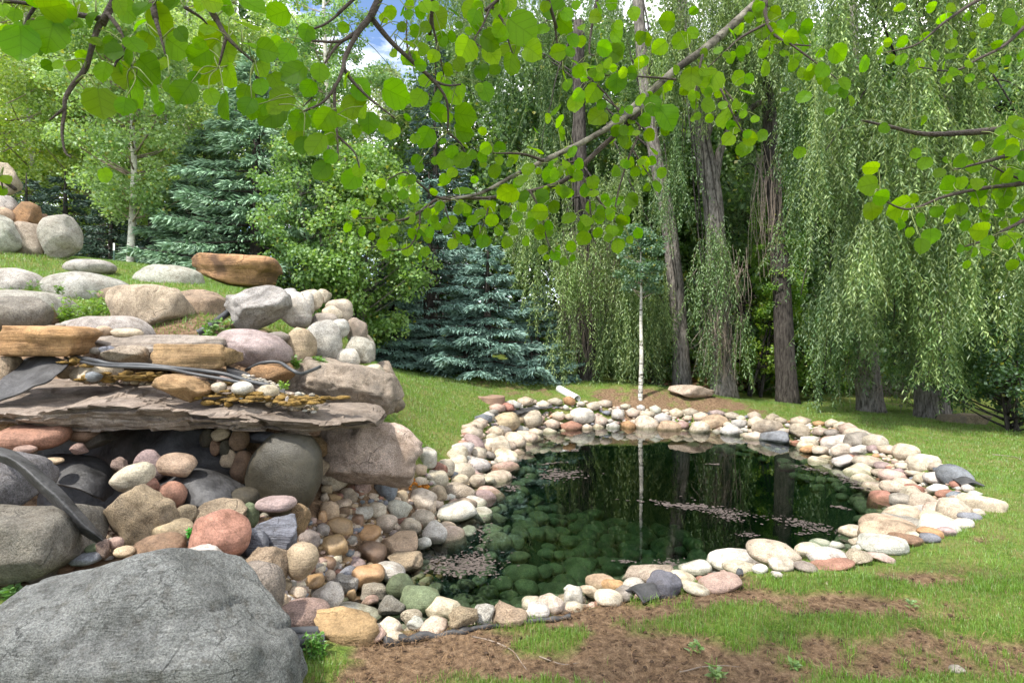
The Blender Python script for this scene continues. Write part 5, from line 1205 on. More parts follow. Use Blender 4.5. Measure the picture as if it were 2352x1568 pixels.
def willow(label, D, trunk, r0, r1, curtains, seed, bark='willowbark', bare=(), forks=(), leafL=.11, leafW=.026, group='weeping willows behind the pond'):
    """trunk: screen polyline; curtains: (u0,u1,vtop0,vtop1,vbot0,vbot1,D0,D1,n,col,col2) of hanging strands"""
    r = np.random.default_rng(seed); b = W(*trunk[0], D); b[2] = float(gz(np.array([b[0]]), np.array([b[1]]))[0])
    rt = root('willow_tree', b, label, 'tree', group)
    tm = MB(); P = [W(u, v, D) for u, v in trunk]; P[0] = b + (0, 0, -.15); C = catmull(np.array(P), 26)
    rr = np.interp(np.linspace(0, 1, 26), [0, .06, .2, 1], [r0 * 1.35, r0 * 1.08, r0, r1]); V, q, t = tube(C - b, rr, 20)
    V[:, :2] += (.10 * r0 * np.c_[fbm(V * np.array([9, 9, 1.2]), 3, seed), fbm(V * np.array([9, 9, 1.2]) + 5, 3, seed)]); tm.add(V, q, t)
    tm.build('trunk', M[bark], rt, True)
    for f in forks:
        fm = MB(); limb_tubes(fm, [W(u, v, dd) - b for u, v, dd in f[:-1]], f[-1], f[-1] * .45, 12, 16, .05, seed); fm.build('limb', M[bark], rt, True)
    lf, sm, bs, bh = MB(), MB(), MB(), MB(); top = C[-1]
    for (u0, u1, va, vb, v2, v3, D0, D1, n, col, col2) in curtains:
        # a few boughs carry the strands
        for k in range(max(3, int((u1 - u0) / 110))):
            e = W(r.uniform(u0, u1), r.uniform(va, vb), r.uniform(D0, D1)); s = C[r.integers(14, 26)]
            fm = MB(); limb_tubes(bh, [s - b, (s + e) / 2 - b + (0, 0, .5), e - b], .03, .008, 5, 12, .15, seed + k)
        n = int(n * 1.3)
        # strands grow in bunches with shade between them
        nb = max(4, n // 13); bu = r.uniform(u0, u1, nb); bd = r.uniform(D0, D1, nb); bt = r.uniform(va, vb, nb); bb = r.uniform(v2, v3, nb); bl = r.uniform(.7, 1.25, nb)
        for k in range(n):
            j = r.integers(nb); dd = bd[j] + r.normal() * .16; uk = bu[j] + r.normal() * 13; p = W(uk, bt[j] + r.normal() * 35, dd); zb = W(uk, bb[j] + r.normal() * 30, dd)[2]; L = p[2] - zb
            if L < .25: continue
            L = min(L, r.uniform(.9, 2.6)); m = int(L / .026); s = np.linspace(0, 1, max(m, 6)); m = len(s)
            sw = r.normal(size=2) * .14 * L; ar = r.uniform(.05, .3); ang = r.uniform(0, 6.28)
            Q = np.c_[p[0] + sw[0] * s ** 2 + ar * np.cos(ang) * np.sqrt(s), p[1] + sw[1] * s ** 2 + ar * np.sin(ang) * np.sqrt(s), p[2] - L * s] + .012 * r.normal(size=(m, 3))
            if k % 3 == 0:
                st = Q[::max(1, m // 5)]; V, qq, _ = tube(st - b, .0035, 3, False); sm.add(V, qq)
            a = np.arange(m) * 2.4 + r.uniform(0, 6); dr = np.c_[np.cos(a) * .75, np.sin(a) * .75, -np.ones(m) * r.uniform(.35, 1.5, m)]
            nr = np.c_[np.cos(a + r.normal(size=m)), np.sin(a + r.normal(size=m)), r.uniform(.3, 1.2, m)]
            V, qd = leaf_quads(Q - b, dr, nr, leafL * r.uniform(.65, 1.15, m), leafW * r.uniform(.8, 1.2, m), .05)
            f = np.clip(r.normal(.4, .3, m) + r.uniform(-.25, .25), 0, 1)[:, None]; cl = (np.array(col) * (1 - f) + np.array(col2) * f) * bl[j]
            lf.add(V, qd, col=np.repeat(cl, 4, 0))
    for (u0, u1, va, vb, v2, v3, D0, D1, n) in bare:
        for k in range(n):
            dd = r.uniform(D0, D1); uu = r.uniform(u0, u1); p = W(uu, r.uniform(va, vb), dd); e = W(uu + r.normal() * 18, r.uniform(v2, v3), dd)
            md = (p + e) / 2 + r.normal(size=3) * .10; V, qq, _ = tube(catmull(np.array([p, md, e]), 10) - b, np.linspace(.007, .003, 10), 3, False); bs.add(V, qq)
    if bh.n: bh.build('branches', M['darkbark'], rt, True)["kind"] = "stuff"
    if bs.n: bs.build('bare_twigs', M['bare'], rt, True)["kind"] = "stuff"
    if sm.n: sm.build('strands', M['petiole'], rt, True)["kind"] = "stuff"
    if lf.n: lf.build('crown', M['willow'], rt)["kind"] = "stuff"
    return rt
WG, WG2 = (.08, .155, .045), (.23, .32, .145)
WL, WL2 = (.15, .25, .06), (.36, .45, .19)
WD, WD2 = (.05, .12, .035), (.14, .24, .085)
willow('thickest grey willow trunk right of centre with a shaggy skirt', 14.0, [(1665,912),(1655,800),(1648,640),(1636,450),(1612,330),(1590,200),(1560,0),(1540,-150)], .27, .15,
    [(1480,1840,-160,120,150,430,12.6,15,520,WG,WL2),(1590,1720,520,640,620,760,13.2,14.2,60,WG,WG2),(1500,1640,250,420,480,640,13.2,15,50,WD,WG2),(1610,1720,700,800,800,890,13.3,13.9,40,WG,WG2)], 71,
    bare=[(1615,1705,690,760,800,890,13.4,13.8,70),(1600,1720,560,640,660,760,13.3,13.9,40)], forks=[[(1636,450,14),(1660,330,14.1),(1720,250,14.2),(1800,215,14.4),.12],[(1612,330,14),(1660,180,14.2),(1700,20,14.5),(1720,-150,14.5),.15]])
willow('slimmer grey willow trunk just left of the thickest one', 14.6, [(1568,888),(1560,760),(1548,620),(1530,480),(1502,340),(1480,180),(1465,0),(1455,-150)], .21, .12,
    [(1060,1500,-180,160,120,360,14.5,18,350,WG,WG2),(960,1120,-120,120,60,330,16,18.5,170,WG,WG2),(1430,1560,200,420,420,640,14.8,16,50,WG,WG2),(1520,1600,560,760,740,880,14.2,14.9,45,WG,WG2)], 72, leafW=.03)
willow('willow with tangled grey dead strands right of the blue spruces', 14.8, [(1352,862),(1348,740),(1342,600),(1335,450),(1330,250),(1330,50)], .24, .14,
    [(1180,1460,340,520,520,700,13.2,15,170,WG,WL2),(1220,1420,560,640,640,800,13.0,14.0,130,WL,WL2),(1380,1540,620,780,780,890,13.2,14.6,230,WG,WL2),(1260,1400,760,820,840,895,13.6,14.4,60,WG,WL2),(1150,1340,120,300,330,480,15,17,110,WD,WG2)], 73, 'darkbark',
    bare=[(1290,1420,520,640,700,850,14.2,14.7,170),(1310,1350,600,700,780,860,14.1,14.5,40)])
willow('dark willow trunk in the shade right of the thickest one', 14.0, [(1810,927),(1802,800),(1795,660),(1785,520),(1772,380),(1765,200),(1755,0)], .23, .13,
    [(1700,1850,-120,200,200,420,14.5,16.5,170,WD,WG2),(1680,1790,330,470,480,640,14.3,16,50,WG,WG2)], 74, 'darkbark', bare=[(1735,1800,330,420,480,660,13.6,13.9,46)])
willow('willow trunk half hidden by dark foliage strands on the right', 12.6, [(2002,944),(1992,850),(1982,700),(1970,500),(1955,300),(1950,0)], .25, .16,
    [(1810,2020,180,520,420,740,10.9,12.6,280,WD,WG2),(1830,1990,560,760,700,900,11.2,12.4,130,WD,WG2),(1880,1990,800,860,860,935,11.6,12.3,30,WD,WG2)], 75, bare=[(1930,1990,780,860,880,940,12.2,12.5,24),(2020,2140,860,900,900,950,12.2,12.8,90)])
willow('nearest willow with the bright leafy curtain at the right', 11.6, [(2142,958),(2138,860),(2140,700),(2150,450),(2160,200),(2170,-50)], .28, .18,
    [(1850,2480,-330,40,-60,320,8.6,11,640,WG,WL2),(1870,2480,60,420,330,700,8.8,11,700,WG,WL2),(1940,2480,420,640,640,830,8.8,10.6,430,WG,WL2),(2040,2200,700,800,820,900,9.2,10.4,50,WG,WL2),(1960,2100,640,780,760,900,9.8,10.8,60,WG,WG2)], 76, leafL=.11, leafW=.024)

def copy_tree(first, u, D, sc, rz, lab):
    o = first.copy(); COL.objects.link(o); b = W(u, 900, D); b[2] = float(gz(np.array([b[0]]), np.array([b[1]]))[0]); o.location = b; o.rotation_euler = (0, 0, rz); o.scale = (sc, sc, sc); o["label"] = lab
    for ch in list(first.children):
        c = ch.copy(); COL.objects.link(c); c.parent = o
    return o
for u, D, sc, rz, lab in [(330, 23, 1.15, 1.0, 'tall light green tree far behind the young aspen'), (540, 25, 1.25, 2.2, 'tall light green tree far behind the large green spruce'), (40, 23, 1.2, 3.4, 'tall light green tree far behind the boulder pile'), (640, 22, .95, 4.0, 'light green tree between the spruces and the cottonwood'), (230, 17, .75, 5.2, 'light green tree just left of the young aspen crown'), (420, 17.5, .7, .4, 'light green tree between the young aspen and the spruce')]:
    copy_tree(LIGHT_TREE, u, D, sc, rz, lab)
for u, D, sc, rz, lab in [(255, 14.6, .75, 1.0, 'low dark spruce behind the left stake'), (345, 15.2, .9, 2.0, 'low dark spruce right of the young aspen trunk'), (60, 13.5, .8, 3.0, 'low dark spruce behind the orange boulder of the pile'), (420, 14.8, .85, 4.1, 'low dark spruce between the aspen and the bushy spruce')]:
    copy_tree(LOW_SPRUCE, u, D, sc, rz, lab)
for u, D, sc, rz, lab in [(905, 14.0, .62, 1.0, 'shorter blue spruce at the left end of the spruce group'), (1235, 14.6, .5, 2.4, 'small blue spruce at the right end of the spruce group'), (1070, 13.9, .45, 4.0, 'small blue spruce in front of the wide one')]:
    copy_tree(WIDE_SPRUCE, u, D, sc, rz, lab)
# a belt of deep green trees behind the willows: one tree copied with its parts
def backing():
    first = None
    for k, (u, D, sc, lab) in enumerate([(1300,18.5,1.0,'deep green tree behind the willow with dead strands'),(1050,22,1.0,'deep green tree rising behind the tall blue-grey spruce'),(1190,20,.8,'deep green tree right behind the pointed blue spruce'),(1520,19.5,1.05,'deep green tree behind the slimmer willow trunk'),(1700,18,1.0,'deep green tree behind the thickest willow'),
            (1880,19,1.05,'deep green tree behind the dark willow trunk'),(2080,17.5,1.0,'deep green tree behind the right willow trunks'),(2290,18.5,1.1,'deep green tree behind the bright willow curtain'),(2520,17,1.1,'deep green tree past the right end of the garden'),(1400,24,1.25,'tallest deep green tree far behind the slender aspen'),(1790,24,1.3,'tall deep green tree far behind the willows')]):
        if first is None:
            first = broadleaf(u, 900, D, lab, 10.5, 3.3, .15, .125, 30000, (.06, .135, .035), (.19, .31, .085), .16, seed=300, bark='darkbark', name='deciduous_tree', nclump=330, group='deep green trees behind the willows'); continue
        o = first.copy(); COL.objects.link(o); b = W(u, 900, D); b[2] = float(gz(np.array([b[0]]), np.array([b[1]]))[0]); o.location = b; o.rotation_euler = (0, 0, k * 1.3); o.scale = (sc, sc, sc); o["label"] = lab
        for ch in list(first.children):
            c = ch.copy(); COL.objects.link(c); c.parent = o
backing()

# far woodland closing the view behind the garden
def far_wood():
    r = np.random.default_rng(90); n = 80000; mb = MB()
    nb = 800; u = r.uniform(-300, 2700, nb); D = r.uniform(24, 36, nb); x = (u - CU) / F * D
    gap = np.exp(-((u - 880) / 80) ** 2)
    g0 = base_h(np.c_[x, D]); topz = np.where(u < 700, 15, np.where(u < 1000, 9, 21.0)) * (1 - .55 * gap); z = g0 + r.uniform(0, 1, nb) ** .9 * topz
    c = np.c_[x, D, z]; sz = r.uniform(.8, 1.8, nb); k = r.integers(0, nb, n); g = unit(r.normal(size=(n, 3))) * (r.uniform(0, 1, n) ** .4)[:, None]
    P = c[k] + g * sz[k][:, None]; nr = unit(r.normal(size=(n, 3)) + g); L = r.uniform(.16, .30, n); V, q = leaf_quads(P, np.cross(nr, r.normal(size=(n, 3))), nr, L, L * .8, .05)
    f = np.clip(r.normal(.4, .25, n) + r.uniform(-.3, .3, nb)[k], 0, 1)[:, None]; cl = np.array([[.055, .12, .04]]) * (1 - f) + np.array([[.2, .3, .11]]) * f
    mb.add(V, q, col=np.repeat(cl, 4, 0)); tag(mb.build('far_woodland', M['leaf'], None), 'far mass of green woodland behind the garden', 'woodland', kind='stuff')
far_wood()

# ------------------------------------------------------------------ overhanging aspens close to the camera
def aspen_leaf_mesh(seed):
    r = np.random.default_rng(seed); n = 30; th = np.linspace(0, 2 * np.pi, n, endpoint=False)
    # y runs from the stalk (0) to the tip (1); x is the width
    rad = .5 * (1 + .05 * np.cos(2 * th + 1.57) + .03 * np.sign(np.sin(11 * th)) + .02 * r.normal())
    x = np.sin(th) * rad * 1.02; y = .5 - np.cos(th) * rad; tip = np.exp(-((th - np.pi) / .22) ** 2); y = y + .07 * tip; x = x * (1 - .35 * tip)
    base = np.exp(-((np.minimum(th, 2 * np.pi - th)) / .2) ** 2); y = y + .05 * base
    rings = [1.0, .66, .33]; V = []
    for s in rings: V.append(np.c_[x * s, .5 + (y - .5) * s])
    V = np.concatenate(V + [np.array([[0, .5]])]); cup = r.uniform(-.35, .45); fold = r.uniform(.02, .3); wav = r.uniform(0, 6)
    z = cup * (V[:, 1] - .5) ** 2 + fold * np.abs(V[:, 0]) + .035 * np.sin(V[:, 0] * 6 + wav) * V[:, 1] + .02 * np.sin(V[:, 1] * 8 + wav)
    V3 = np.c_[V, z]; q = [(a * n + k, a * n + (k + 1) % n, (a + 1) * n + (k + 1) % n, (a + 1) * n + k) for a in range(2) for k in range(n)]
    t = [(2 * n + k, 2 * n + (k + 1) % n, 3 * n) for k in range(n)]
    me = mesh_np("leaf", V3, [np.array(q), np.array(t)], True, None, M['aspenleaf'])
    uvl = me.uv_layers.new(name="UVMap"); li = np.empty(len(me.loops), np.int32); me.loops.foreach_get("vertex_index", li)
    uvl.data.foreach_set("uv", V3[li][:, :2].astype(np.float32).ravel()); return me
ALEAF = [aspen_leaf_mesh(500 + k) for k in range(10)]
LV = {7: "145,295,115 350,240,120 345,50,95 30,210,60 20,70,45 200,185,45 130,180,30 525,160,38 290,360,30 330,450,38 405,450,38 510,458,42 575,390,45 720,490,70 880,80,75 985,60,65 1110,140,110 970,170,60 1250,235,50 930,320,75 1220,320,95 1030,480,110 880,520,90 690,715,110 950,640,100 860,730,60 1080,650,60 910,730,45 1275,635,85 1160,570,60 1380,380,80 1430,500,85 1340,530,45 1590,520,75 1460,670,55 1560,725,90 1500,270,110 1560,360,100 1705,185,88 1740,40,85 1920,95,75 1560,40,45 1470,15,70 1390,30,55 1200,30,85 650,290,45 790,360,60 700,330,40 760,290,40 640,130,60 560,60,45 830,40,60 2110,230,60 1980,365,65 1840,350,75 1715,310,50 1910,290,40 1810,470,60 1900,560,60 1800,600,55 2035,510,90 2200,510,60 1690,640,60 1710,730,65 1950,680,80 1880,790,100 1800,740,60 2060,830,70 2230,820,80 2040,940,60 2190,1000,85 2090,1000,60 2225,1180,65 2290,950,60 2170,740,60 2280,1080,50 30,1235,45 15,1315,35 250,20,60 420,140,60 100,100,45 470,60,60 1000,280,60 1130,440,50",
 8: "95,430,55 30,520,50 255,470,50 300,630,70 340,530,65 385,720,60 480,750,40 525,775,45 130,700,70 200,700,60 110,1005,60 330,1005,40 290,1060,60 545,555,85 475,105,30 545,150,20 580,160,30 620,260,35 630,25,30 620,85,30 690,75,35 720,165,35 660,185,35 720,40,40 795,110,65 885,75,40 920,150,22 975,185,22 1000,60,60 1010,100,45 1150,50,55 1180,160,60 1290,170,95 1210,20,50 1480,60,75 1415,175,38 1540,140,55 1350,300,65 1220,300,60 1100,240,60 1110,320,60 955,290,75 770,330,38 820,230,40 880,215,30 750,220,25 700,310,25 690,385,35 820,460,35 855,410,35 920,380,40 1055,420,45 1130,410,35 1220,380,65 1075,540,55 920,560,60 680,580,55 800,580,50 800,665,55 955,680,65 940,780,60 720,810,65 615,690,25 1060,775,25 1065,830,30 945,860,30 825,835,20 850,945,60 670,945,35 685,990,28 780,950,25 880,1020,32 940,950,50 940,1140,58 1010,1060,25 825,1080,35 770,1130,25 600,1080,20 590,1150,32 525,1070,28 495,1165,28 400,1195,30 545,1230,35 655,1170,28 305,1262,28 268,1325,24 735,1260,32 805,1220,30 640,1285,28 535,1355,25 475,1445,38 525,1435,26 490,1495,26 615,1475,36 720,1485,30 695,1380,30 745,1370,30 735,1405,30 405,1395,22 880,1440,32 855,1355,38 905,1390,28 960,1415,30 1055,1425,38 1040,1370,42 965,1245,32 1155,1360,30 1240,1360,32 1190,1250,40 1210,1140,62 1405,1165,50 1400,1250,48 1300,1160,38 1290,1215,35 1345,1320,35 1400,1385,32 1415,1475,30 1490,1500,35 1435,1520,20 1580,1455,32 1570,1290,45 1655,1335,40 1655,1405,42 1690,1220,35 1665,1120,40 1700,1085,40 1460,1030,50 1445,700,30 1510,715,40 1370,775,30 1520,790,40 1740,690,58 1625,560,40 1710,550,55 1610,610,50 1540,450,38 1690,405,55 1775,285,45 1840,300,55 1590,240,40 1505,310,45 1600,370,25 1850,490,55 1940,435,35 1985,370,35 1825,400,25 1850,210,40 1860,150,28 1720,100,40 1820,20,35 1950,80,40 1905,840,38 1890,770,30 1925,955,32 1845,1190,28 1860,1445,38 1930,1415,25 1880,1300,35 1940,1180,40 1370,890,50 1165,880,40 1075,875,38 1560,900,35 1330,1000,40 1130,1010,40 1100,1220,35 1480,1220,35 1520,1130,40 1600,1010,35 1450,1330,30 1750,1290,30 1780,1180,30 1000,1300,30 1120,1300,30",
 9: "340,120,50 490,60,25 485,190,35 190,215,38 235,220,35 210,345,30 300,265,45 420,230,50 45,300,50 60,155,35 60,465,50 145,405,32 90,410,30 330,470,45 335,660,72 250,595,55 475,445,60 590,455,70 675,655,62 785,525,45 800,445,28 890,385,45 740,440,40 570,595,40 635,520,30 760,610,30 685,785,38 775,840,45 805,780,40 875,765,32 1040,105,30 945,75,35 880,170,50 985,150,35 960,205,38 850,60,55 800,100,30 1300,300,50 1090,250,45 1125,150,40 1035,210,40 1215,395,45 1225,470,45 1335,475,40 1110,550,38 1280,505,30 1450,360,45 435,510,30 705,190,40 1650,40,28 1580,240,25 1540,285,25 1665,235,32 1760,220,25 1660,335,30 1760,360,30 1850,310,30 1940,250,28 1960,190,25 2060,300,28 1955,320,40 2110,370,22 2045,440,24 2200,250,28 2250,340,25 2140,115,35 2270,100,50 2330,180,35 2320,330,25 1830,40,30 1900,100,35 1940,45,28 2060,200,20 1720,390,22 2110,485,20 1490,945,45 1475,1045,58 1495,1185,50 1645,1170,75 1655,1260,35 1770,1385,45 1825,1330,45 1545,1110,45 1760,1240,40 1990,1180,38 1915,905,22 1920,1040,50 2095,1060,55 1875,975,30 1995,1030,35 2160,1210,40 2215,1200,25 2020,1270,30 2105,1300,55 2250,1000,70 2240,1090,60 2310,720,70 2340,880,30 2260,840,60 2320,960,40 1990,1400,25 2035,1395,18 2070,1420,28 2255,1360,40 2255,1270,40 2330,1160,40 2145,1355,30 2330,1445,25 100,925,28 210,915,35 255,905,25 225,1055,25 280,1050,35 90,790,35 130,680,25 240,760,35 330,735,28 140,1130,38 75,1120,20 75,1235,30 60,1390,36 130,1350,22 35,1185,20"}
leaves = []
for z, s in LV.items():
    for t in s.split():
        x, y, rr = map(float, t.split(",")); u, v = uv(z, x, y); leaves.append((u, v, rr * ZN[z][2]))
# branches: (zone, D at start, D at end, radius at start, radius at end, points)
BRL = [(7,.98,.92,.0055,.0014,"800,-30 740,90 680,180 640,300 590,470 500,590 450,680 445,770 430,870 430,950 450,1050 490,1085"),(7,.97,.95,.004,.0015,"740,95 820,200 855,300 850,370 910,460"),(7,.97,.93,.005,.002,"690,130 450,85 250,35 50,10 -80,0"),
 (7,.94,.93,.0025,.001,"440,750 340,830"),(7,1.0,.97,.005,.0015,"1040,-30 1075,140 1110,260 1140,380"),(7,1.0,1.0,.0055,.002,"1395,-30 1500,150 1560,250 1650,340 1750,430"),(7,1.0,1.0,.003,.0015,"1560,250 1530,370 1505,470"),
 (7,1.0,1.05,.003,.0015,"1270,50 1380,120 1430,170"),(7,.95,.95,.003,.0012,"-60,1180 0,1230 20,1300"),(7,.96,.95,.003,.0015,"250,35 200,110 170,180 150,230"),(7,.97,.95,.003,.0012,"850,370 800,430 790,460"),
 (8,1.1,1.0,.0066,.0016,"455,-30 395,100 330,180 250,330 235,400 200,490 120,600 0,660"),(8,1.08,1.05,.004,.0018,"330,180 215,245 0,240"),(8,1.08,1.05,.004,.0018,"300,200 200,270 115,390"),(8,1.1,1.05,.003,.0015,"310,-20 150,130 0,190"),
 (8,1.05,1.05,.004,.0015,"235,400 290,480 400,590 540,700"),(8,1.04,1.0,.0035,.0014,"185,500 185,640 200,800 205,950"),(8,1.1,1.2,.0055,.0016,"395,100 520,250 640,360 770,480 840,580 855,680 850,780"),(8,1.15,1.18,.003,.0015,"770,480 850,505 930,500"),
 (8,1.03,1.0,.002,.001,"70,470 60,560 0,630"),(8,1.02,1.0,.0025,.001,"200,800 300,900 330,990")]
BRR = [(9,2.1,1.85,.0165,.009,"900,-30 700,150 560,270 380,400 200,560 0,720"),(8,1.85,1.6,.011,.0025,"2000,630 1860,720 1650,840 1420,950 1240,1040 1050,1140 870,1180 680,1250"),(8,1.85,1.65,.009,.002,"2000,650 1750,880 1550,1060 1340,1130 1100,1170 820,1170 690,1250 580,1300 400,1290 280,1290"),
 (8,1.7,1.65,.005,.002,"1420,950 1290,910 1120,905"),(8,1.75,1.7,.004,.002,"1660,960 1560,960 1495,990"),(8,1.62,1.5,.004,.0015,"870,1180 780,1160 690,1090 600,1020 500,1060"),(8,1.75,1.7,.004,.0015,"1640,1030 1720,1150 1800,1250 1880,1360"),(8,1.72,1.7,.003,.0013,"1690,1180 1700,1300 1710,1400 1730,1440"),
 (8,1.4,1.35,.004,.0016,"1200,-40 1110,40 1060,150 1010,240 1050,280"),(8,1.4,1.4,.004,.0016,"1115,40 1180,130 1200,210 1240,330"),(8,1.8,1.75,.005,.0016,"1740,-30 1700,180 1690,310 1720,330"),(8,1.8,1.8,.004,.002,"1680,455 1790,560 1870,670"),(8,1.9,1.85,.004,.002,"2200,470 2016,455 1780,445"),
 (9,2.05,1.9,.008,.002,"900,-30 895,90 940,190 1030,245 1150,260"),(9,1.9,1.85,.004,.0016,"1030,245 1120,310 1200,370 1330,470"),(9,2.0,1.95,.005,.002,"890,140 760,210 680,280 560,390"),(9,1.95,1.9,.005,.0016,"560,400 650,490 720,580 750,640"),(9,1.95,1.9,.005,.002,"540,310 520,400 505,500 505,590"),
 (9,1.3,1.2,.009,.0022,"2450,650 2230,725 2000,750 1780,755 1600,715 1440,680"),(9,1.3,1.25,.006,.002,"2450,830 2250,880 2140,910 1950,960"),(9,1.3,1.25,.004,.0015,"2450,1050 2280,990 2160,930"),(9,1.3,1.25,.006,.0015,"2450,1010 2300,1040 2100,1065 1900,1110 1700,1180 1540,1120"),(9,1.3,1.25,.005,.0018,"2450,1190 2160,1340 2020,1390"),
 (9,2.4,2.3,.009,.002,"2250,-60 2080,10 1900,130 1750,250 1560,300"),(9,2.3,2.2,.008,.002,"2450,60 2250,250 2100,330 1960,400 1760,380"),(8,1.65,1.6,.003,.0013,"1100,1170 1080,1280 1040,1380"),(8,1.68,1.62,.003,.0013,"1340,1130 1400,1250 1440,1420 1480,1490"),(8,1.6,1.55,.003,.0012,"690,1250 680,1350 620,1460 490,1480"),(8,1.65,1.62,.003,.0012,"820,1170 860,1300 900,1410"),
 (9,1.85,1.8,.005,.0015,"200,560 180,750 120,900 60,1100 40,1250"),(9,1.85,1.82,.003,.0013,"150,850 220,960 270,1040"),(8,1.4,1.5,.004,.0015,"1440,-30 1480,120 1500,260 1540,430"),(8,1.2,1.3,.004,.0015,"770,-30 760,120 800,300 830,450"),(9,1.9,1.9,.004,.0015,"640,500 740,700 800,790"),(8,1.3,1.3,.003,.0013,"640,360 610,250 610,120 600,20"),(8,1.28,1.3,.003,.0013,"850,780 930,850 960,930")]
def branch_pts(spec):
    z, D0, D1, r0, r1, s = spec; P = [uv(z, *map(float, t.split(","))) for t in s.split()]; n = len(P)
    return np.array([W(u, v, D0 + (D1 - D0) * k / (n - 1)) for k, (u, v) in enumerate(P)])
def near_aspen(label, base, trunk, specs, lv, seed, crown):
    rt = root('aspen_tree', base, label, 'tree'); b = np.array(base, float); r = np.random.default_rng(seed)
    tm = MB(); C = catmull(np.array(trunk, float) - b, 24); V, q, t = tube(C, np.interp(np.linspace(0, 1, 24), [0, .1, 1], [.15, .11, .03]), 16); tm.add(V, q, t); tm.build('trunk', M['aspenbark'], rt, True)
    allp, allr = [], []
    for s in specs:
        P = branch_pts(s); C2 = catmull(P, max(14, 6 * len(P))); rr = np.linspace(s[3], s[4], len(C2)) * (1 + .12 * vnoise(C2 * 60, 3))
        big = s[3] > .0095
        mb = MB(); V, q, t = tube(C2 - b, rr, 10 if big else 6); mb.add(V, q, t)
        # knobbly buds
        o = mb.build('branch', M['aspenlimb' if big else 'twig'], rt, True); allp.append(C2)
        u0, v0 = project(C2[:1])
        if v0[0] < 0 or u0[0] > 2352 or u0[0] < 0:      # the branch runs on, out of the picture, to the trunk
            e = np.array(trunk[2], float) + np.array([0, 0, r.uniform(-.3, .9)]); a0 = C2[0]; d0 = unit(C2[0] - C2[2]); L = np.linalg.norm(e - a0)
            Q = catmull(np.array([C2[2], a0, a0 + d0 * L * .35, (a0 + d0 * L * .5) * .4 + e * .6, e]), 20); mb = MB(); V, q, t = tube(Q[3:] - b, np.linspace(s[3] * 1.02, s[3] * 1.7, 17), 8); mb.add(V, q, t); mb.build('branch', M['aspenlimb' if big else 'twig'], rt, True)
    AP = np.concatenate(allp); AU, AV = project(AP)
    pet = MB(); extra = MB()
    for (u, v, rp) in lv:
        k = np.argmin((AU - u) ** 2 + (AV - v - 0) ** 2 + np.where(AV > v + rp, 900, 0)); anchor = AP[k]; D = anchor[1] + r.uniform(-.07, .09)
        size = 2 * rp * D / F * 1.03
        c = W(u, v, D); out = np.array([u - AU[k], 0, -(v - AV[k])]); out = out / (np.linalg.norm(out) + 1e-6) * .8 + np.array([r.normal() * .35, 0, -.75]); out[1] = r.normal() * .12; out = unit(out)
        nr = unit(np.array([r.normal() * .45, -1, r.normal() * .4 - .5])); 
        if r.uniform() < .12: nr = unit(np.array([r.normal() * .6, -.6, .9]))
        nr = unit(nr - out * (nr @ out)); side = np.cross(out, nr); o = link('leaf', ALEAF[r.integers(len(ALEAF))], rt)
        from mathutils import Matrix
        basep = c - out * size * .5
        mt = Matrix(((side[0] * size, out[0] * size, nr[0] * size, basep[0] - b[0]), (side[1] * size, out[1] * size, nr[1] * size, basep[1] - b[1]), (side[2] * size, out[2] * size, nr[2] * size, basep[2] - b[2]), (0, 0, 0, 1)))
        o.matrix_local = mt; f = r.uniform(0, 1) ** 1.4 * 1.25; g = r.uniform(.58, 1.2)
        o.color = ((.115 + .09 * f) * g, (.275 + .07 * f) * g, (.008 + .004 * f) * g, 1)  # random tone per leaf; the darker ones have shadow put into their colour
        md = (anchor + basep) / 2 + np.array([0, 0, .012]) + r.normal(size=3) * .006
        V, q, t = tube(catmull(np.array([anchor, md, basep + out * size * .06]), 7) - b, np.linspace(.0013, .0008, 7), 4); pet.add(V, q, t)
    # many more leaves on the twigs, too many to pick apart one by one
    n = crown[3]; pick = r.integers(0, len(AP), n * 2); mv, muv = MB(), []
    ok = [k for k in pick if -40 < AU[k] < 2400 and AV[k] > -60][:n]
    for k in ok:
        me = ALEAF[r.integers(len(ALEAF))]; nv = len(me.vertices); co = np.empty(nv * 3, np.float32); me.vertices.foreach_get("co", co); co = co.reshape(-1, 3).astype(float)
        size = r.uniform(.022, .038) * (AP[k][1] / 1.6) ** .5; basep = AP[k] + np.array([r.normal() * .035, r.normal() * .05, r.uniform(-.05, .015)]); out = unit(np.array([r.normal() * .5, r.normal() * .3, -.8]))
        nr = unit(np.array([r.normal() * .5, -1, r.normal() * .4 - .5])); nr = unit(nr - out * (nr @ out)); side = np.cross(out, nr)
        V = basep + size * (co[:, :1] * side + co[:, 1:2] * out + co[:, 2:] * nr); f = r.uniform(0, 1); g = r.uniform(.75, 1.15)
        n30 = 30; qf = np.array([(a * n30 + j, a * n30 + (j + 1) % n30, (a + 1) * n30 + (j + 1) % n30, (a + 1) * n30 + j) for a in (0,) for j in range(n30)]); cf = np.arange(30, 60)[None]
        mv.add(V[:60] - b, qf, cf, col=np.array([(.115 + .09 * f) * g, (.275 + .07 * f) * g, (.008 + .004 * f) * g])); muv.append(co[:60, :2])
        V, q, t = tube(catmull(np.array([AP[k], (AP[k] + basep) / 2 + (0, 0, .006), basep + out * size * .06]), 6) - b, .0009, 4); pet.add(V, q, t)
    if mv.n:
        o = mv.build('leaf_mass', M['aspenmass'], rt, True); o["kind"] = "stuff"; me = o.data; U = np.concatenate(muv); ul = me.uv_layers.new(name="UVMap"); li = np.empty(len(me.loops), np.int32); me.loops.foreach_get("vertex_index", li); ul.data.foreach_set("uv", U[li].astype(np.float32).ravel())
    if pet.n: pet.build('leaf_stalks', M['petiole'], rt, True)["kind"] = "stuff"
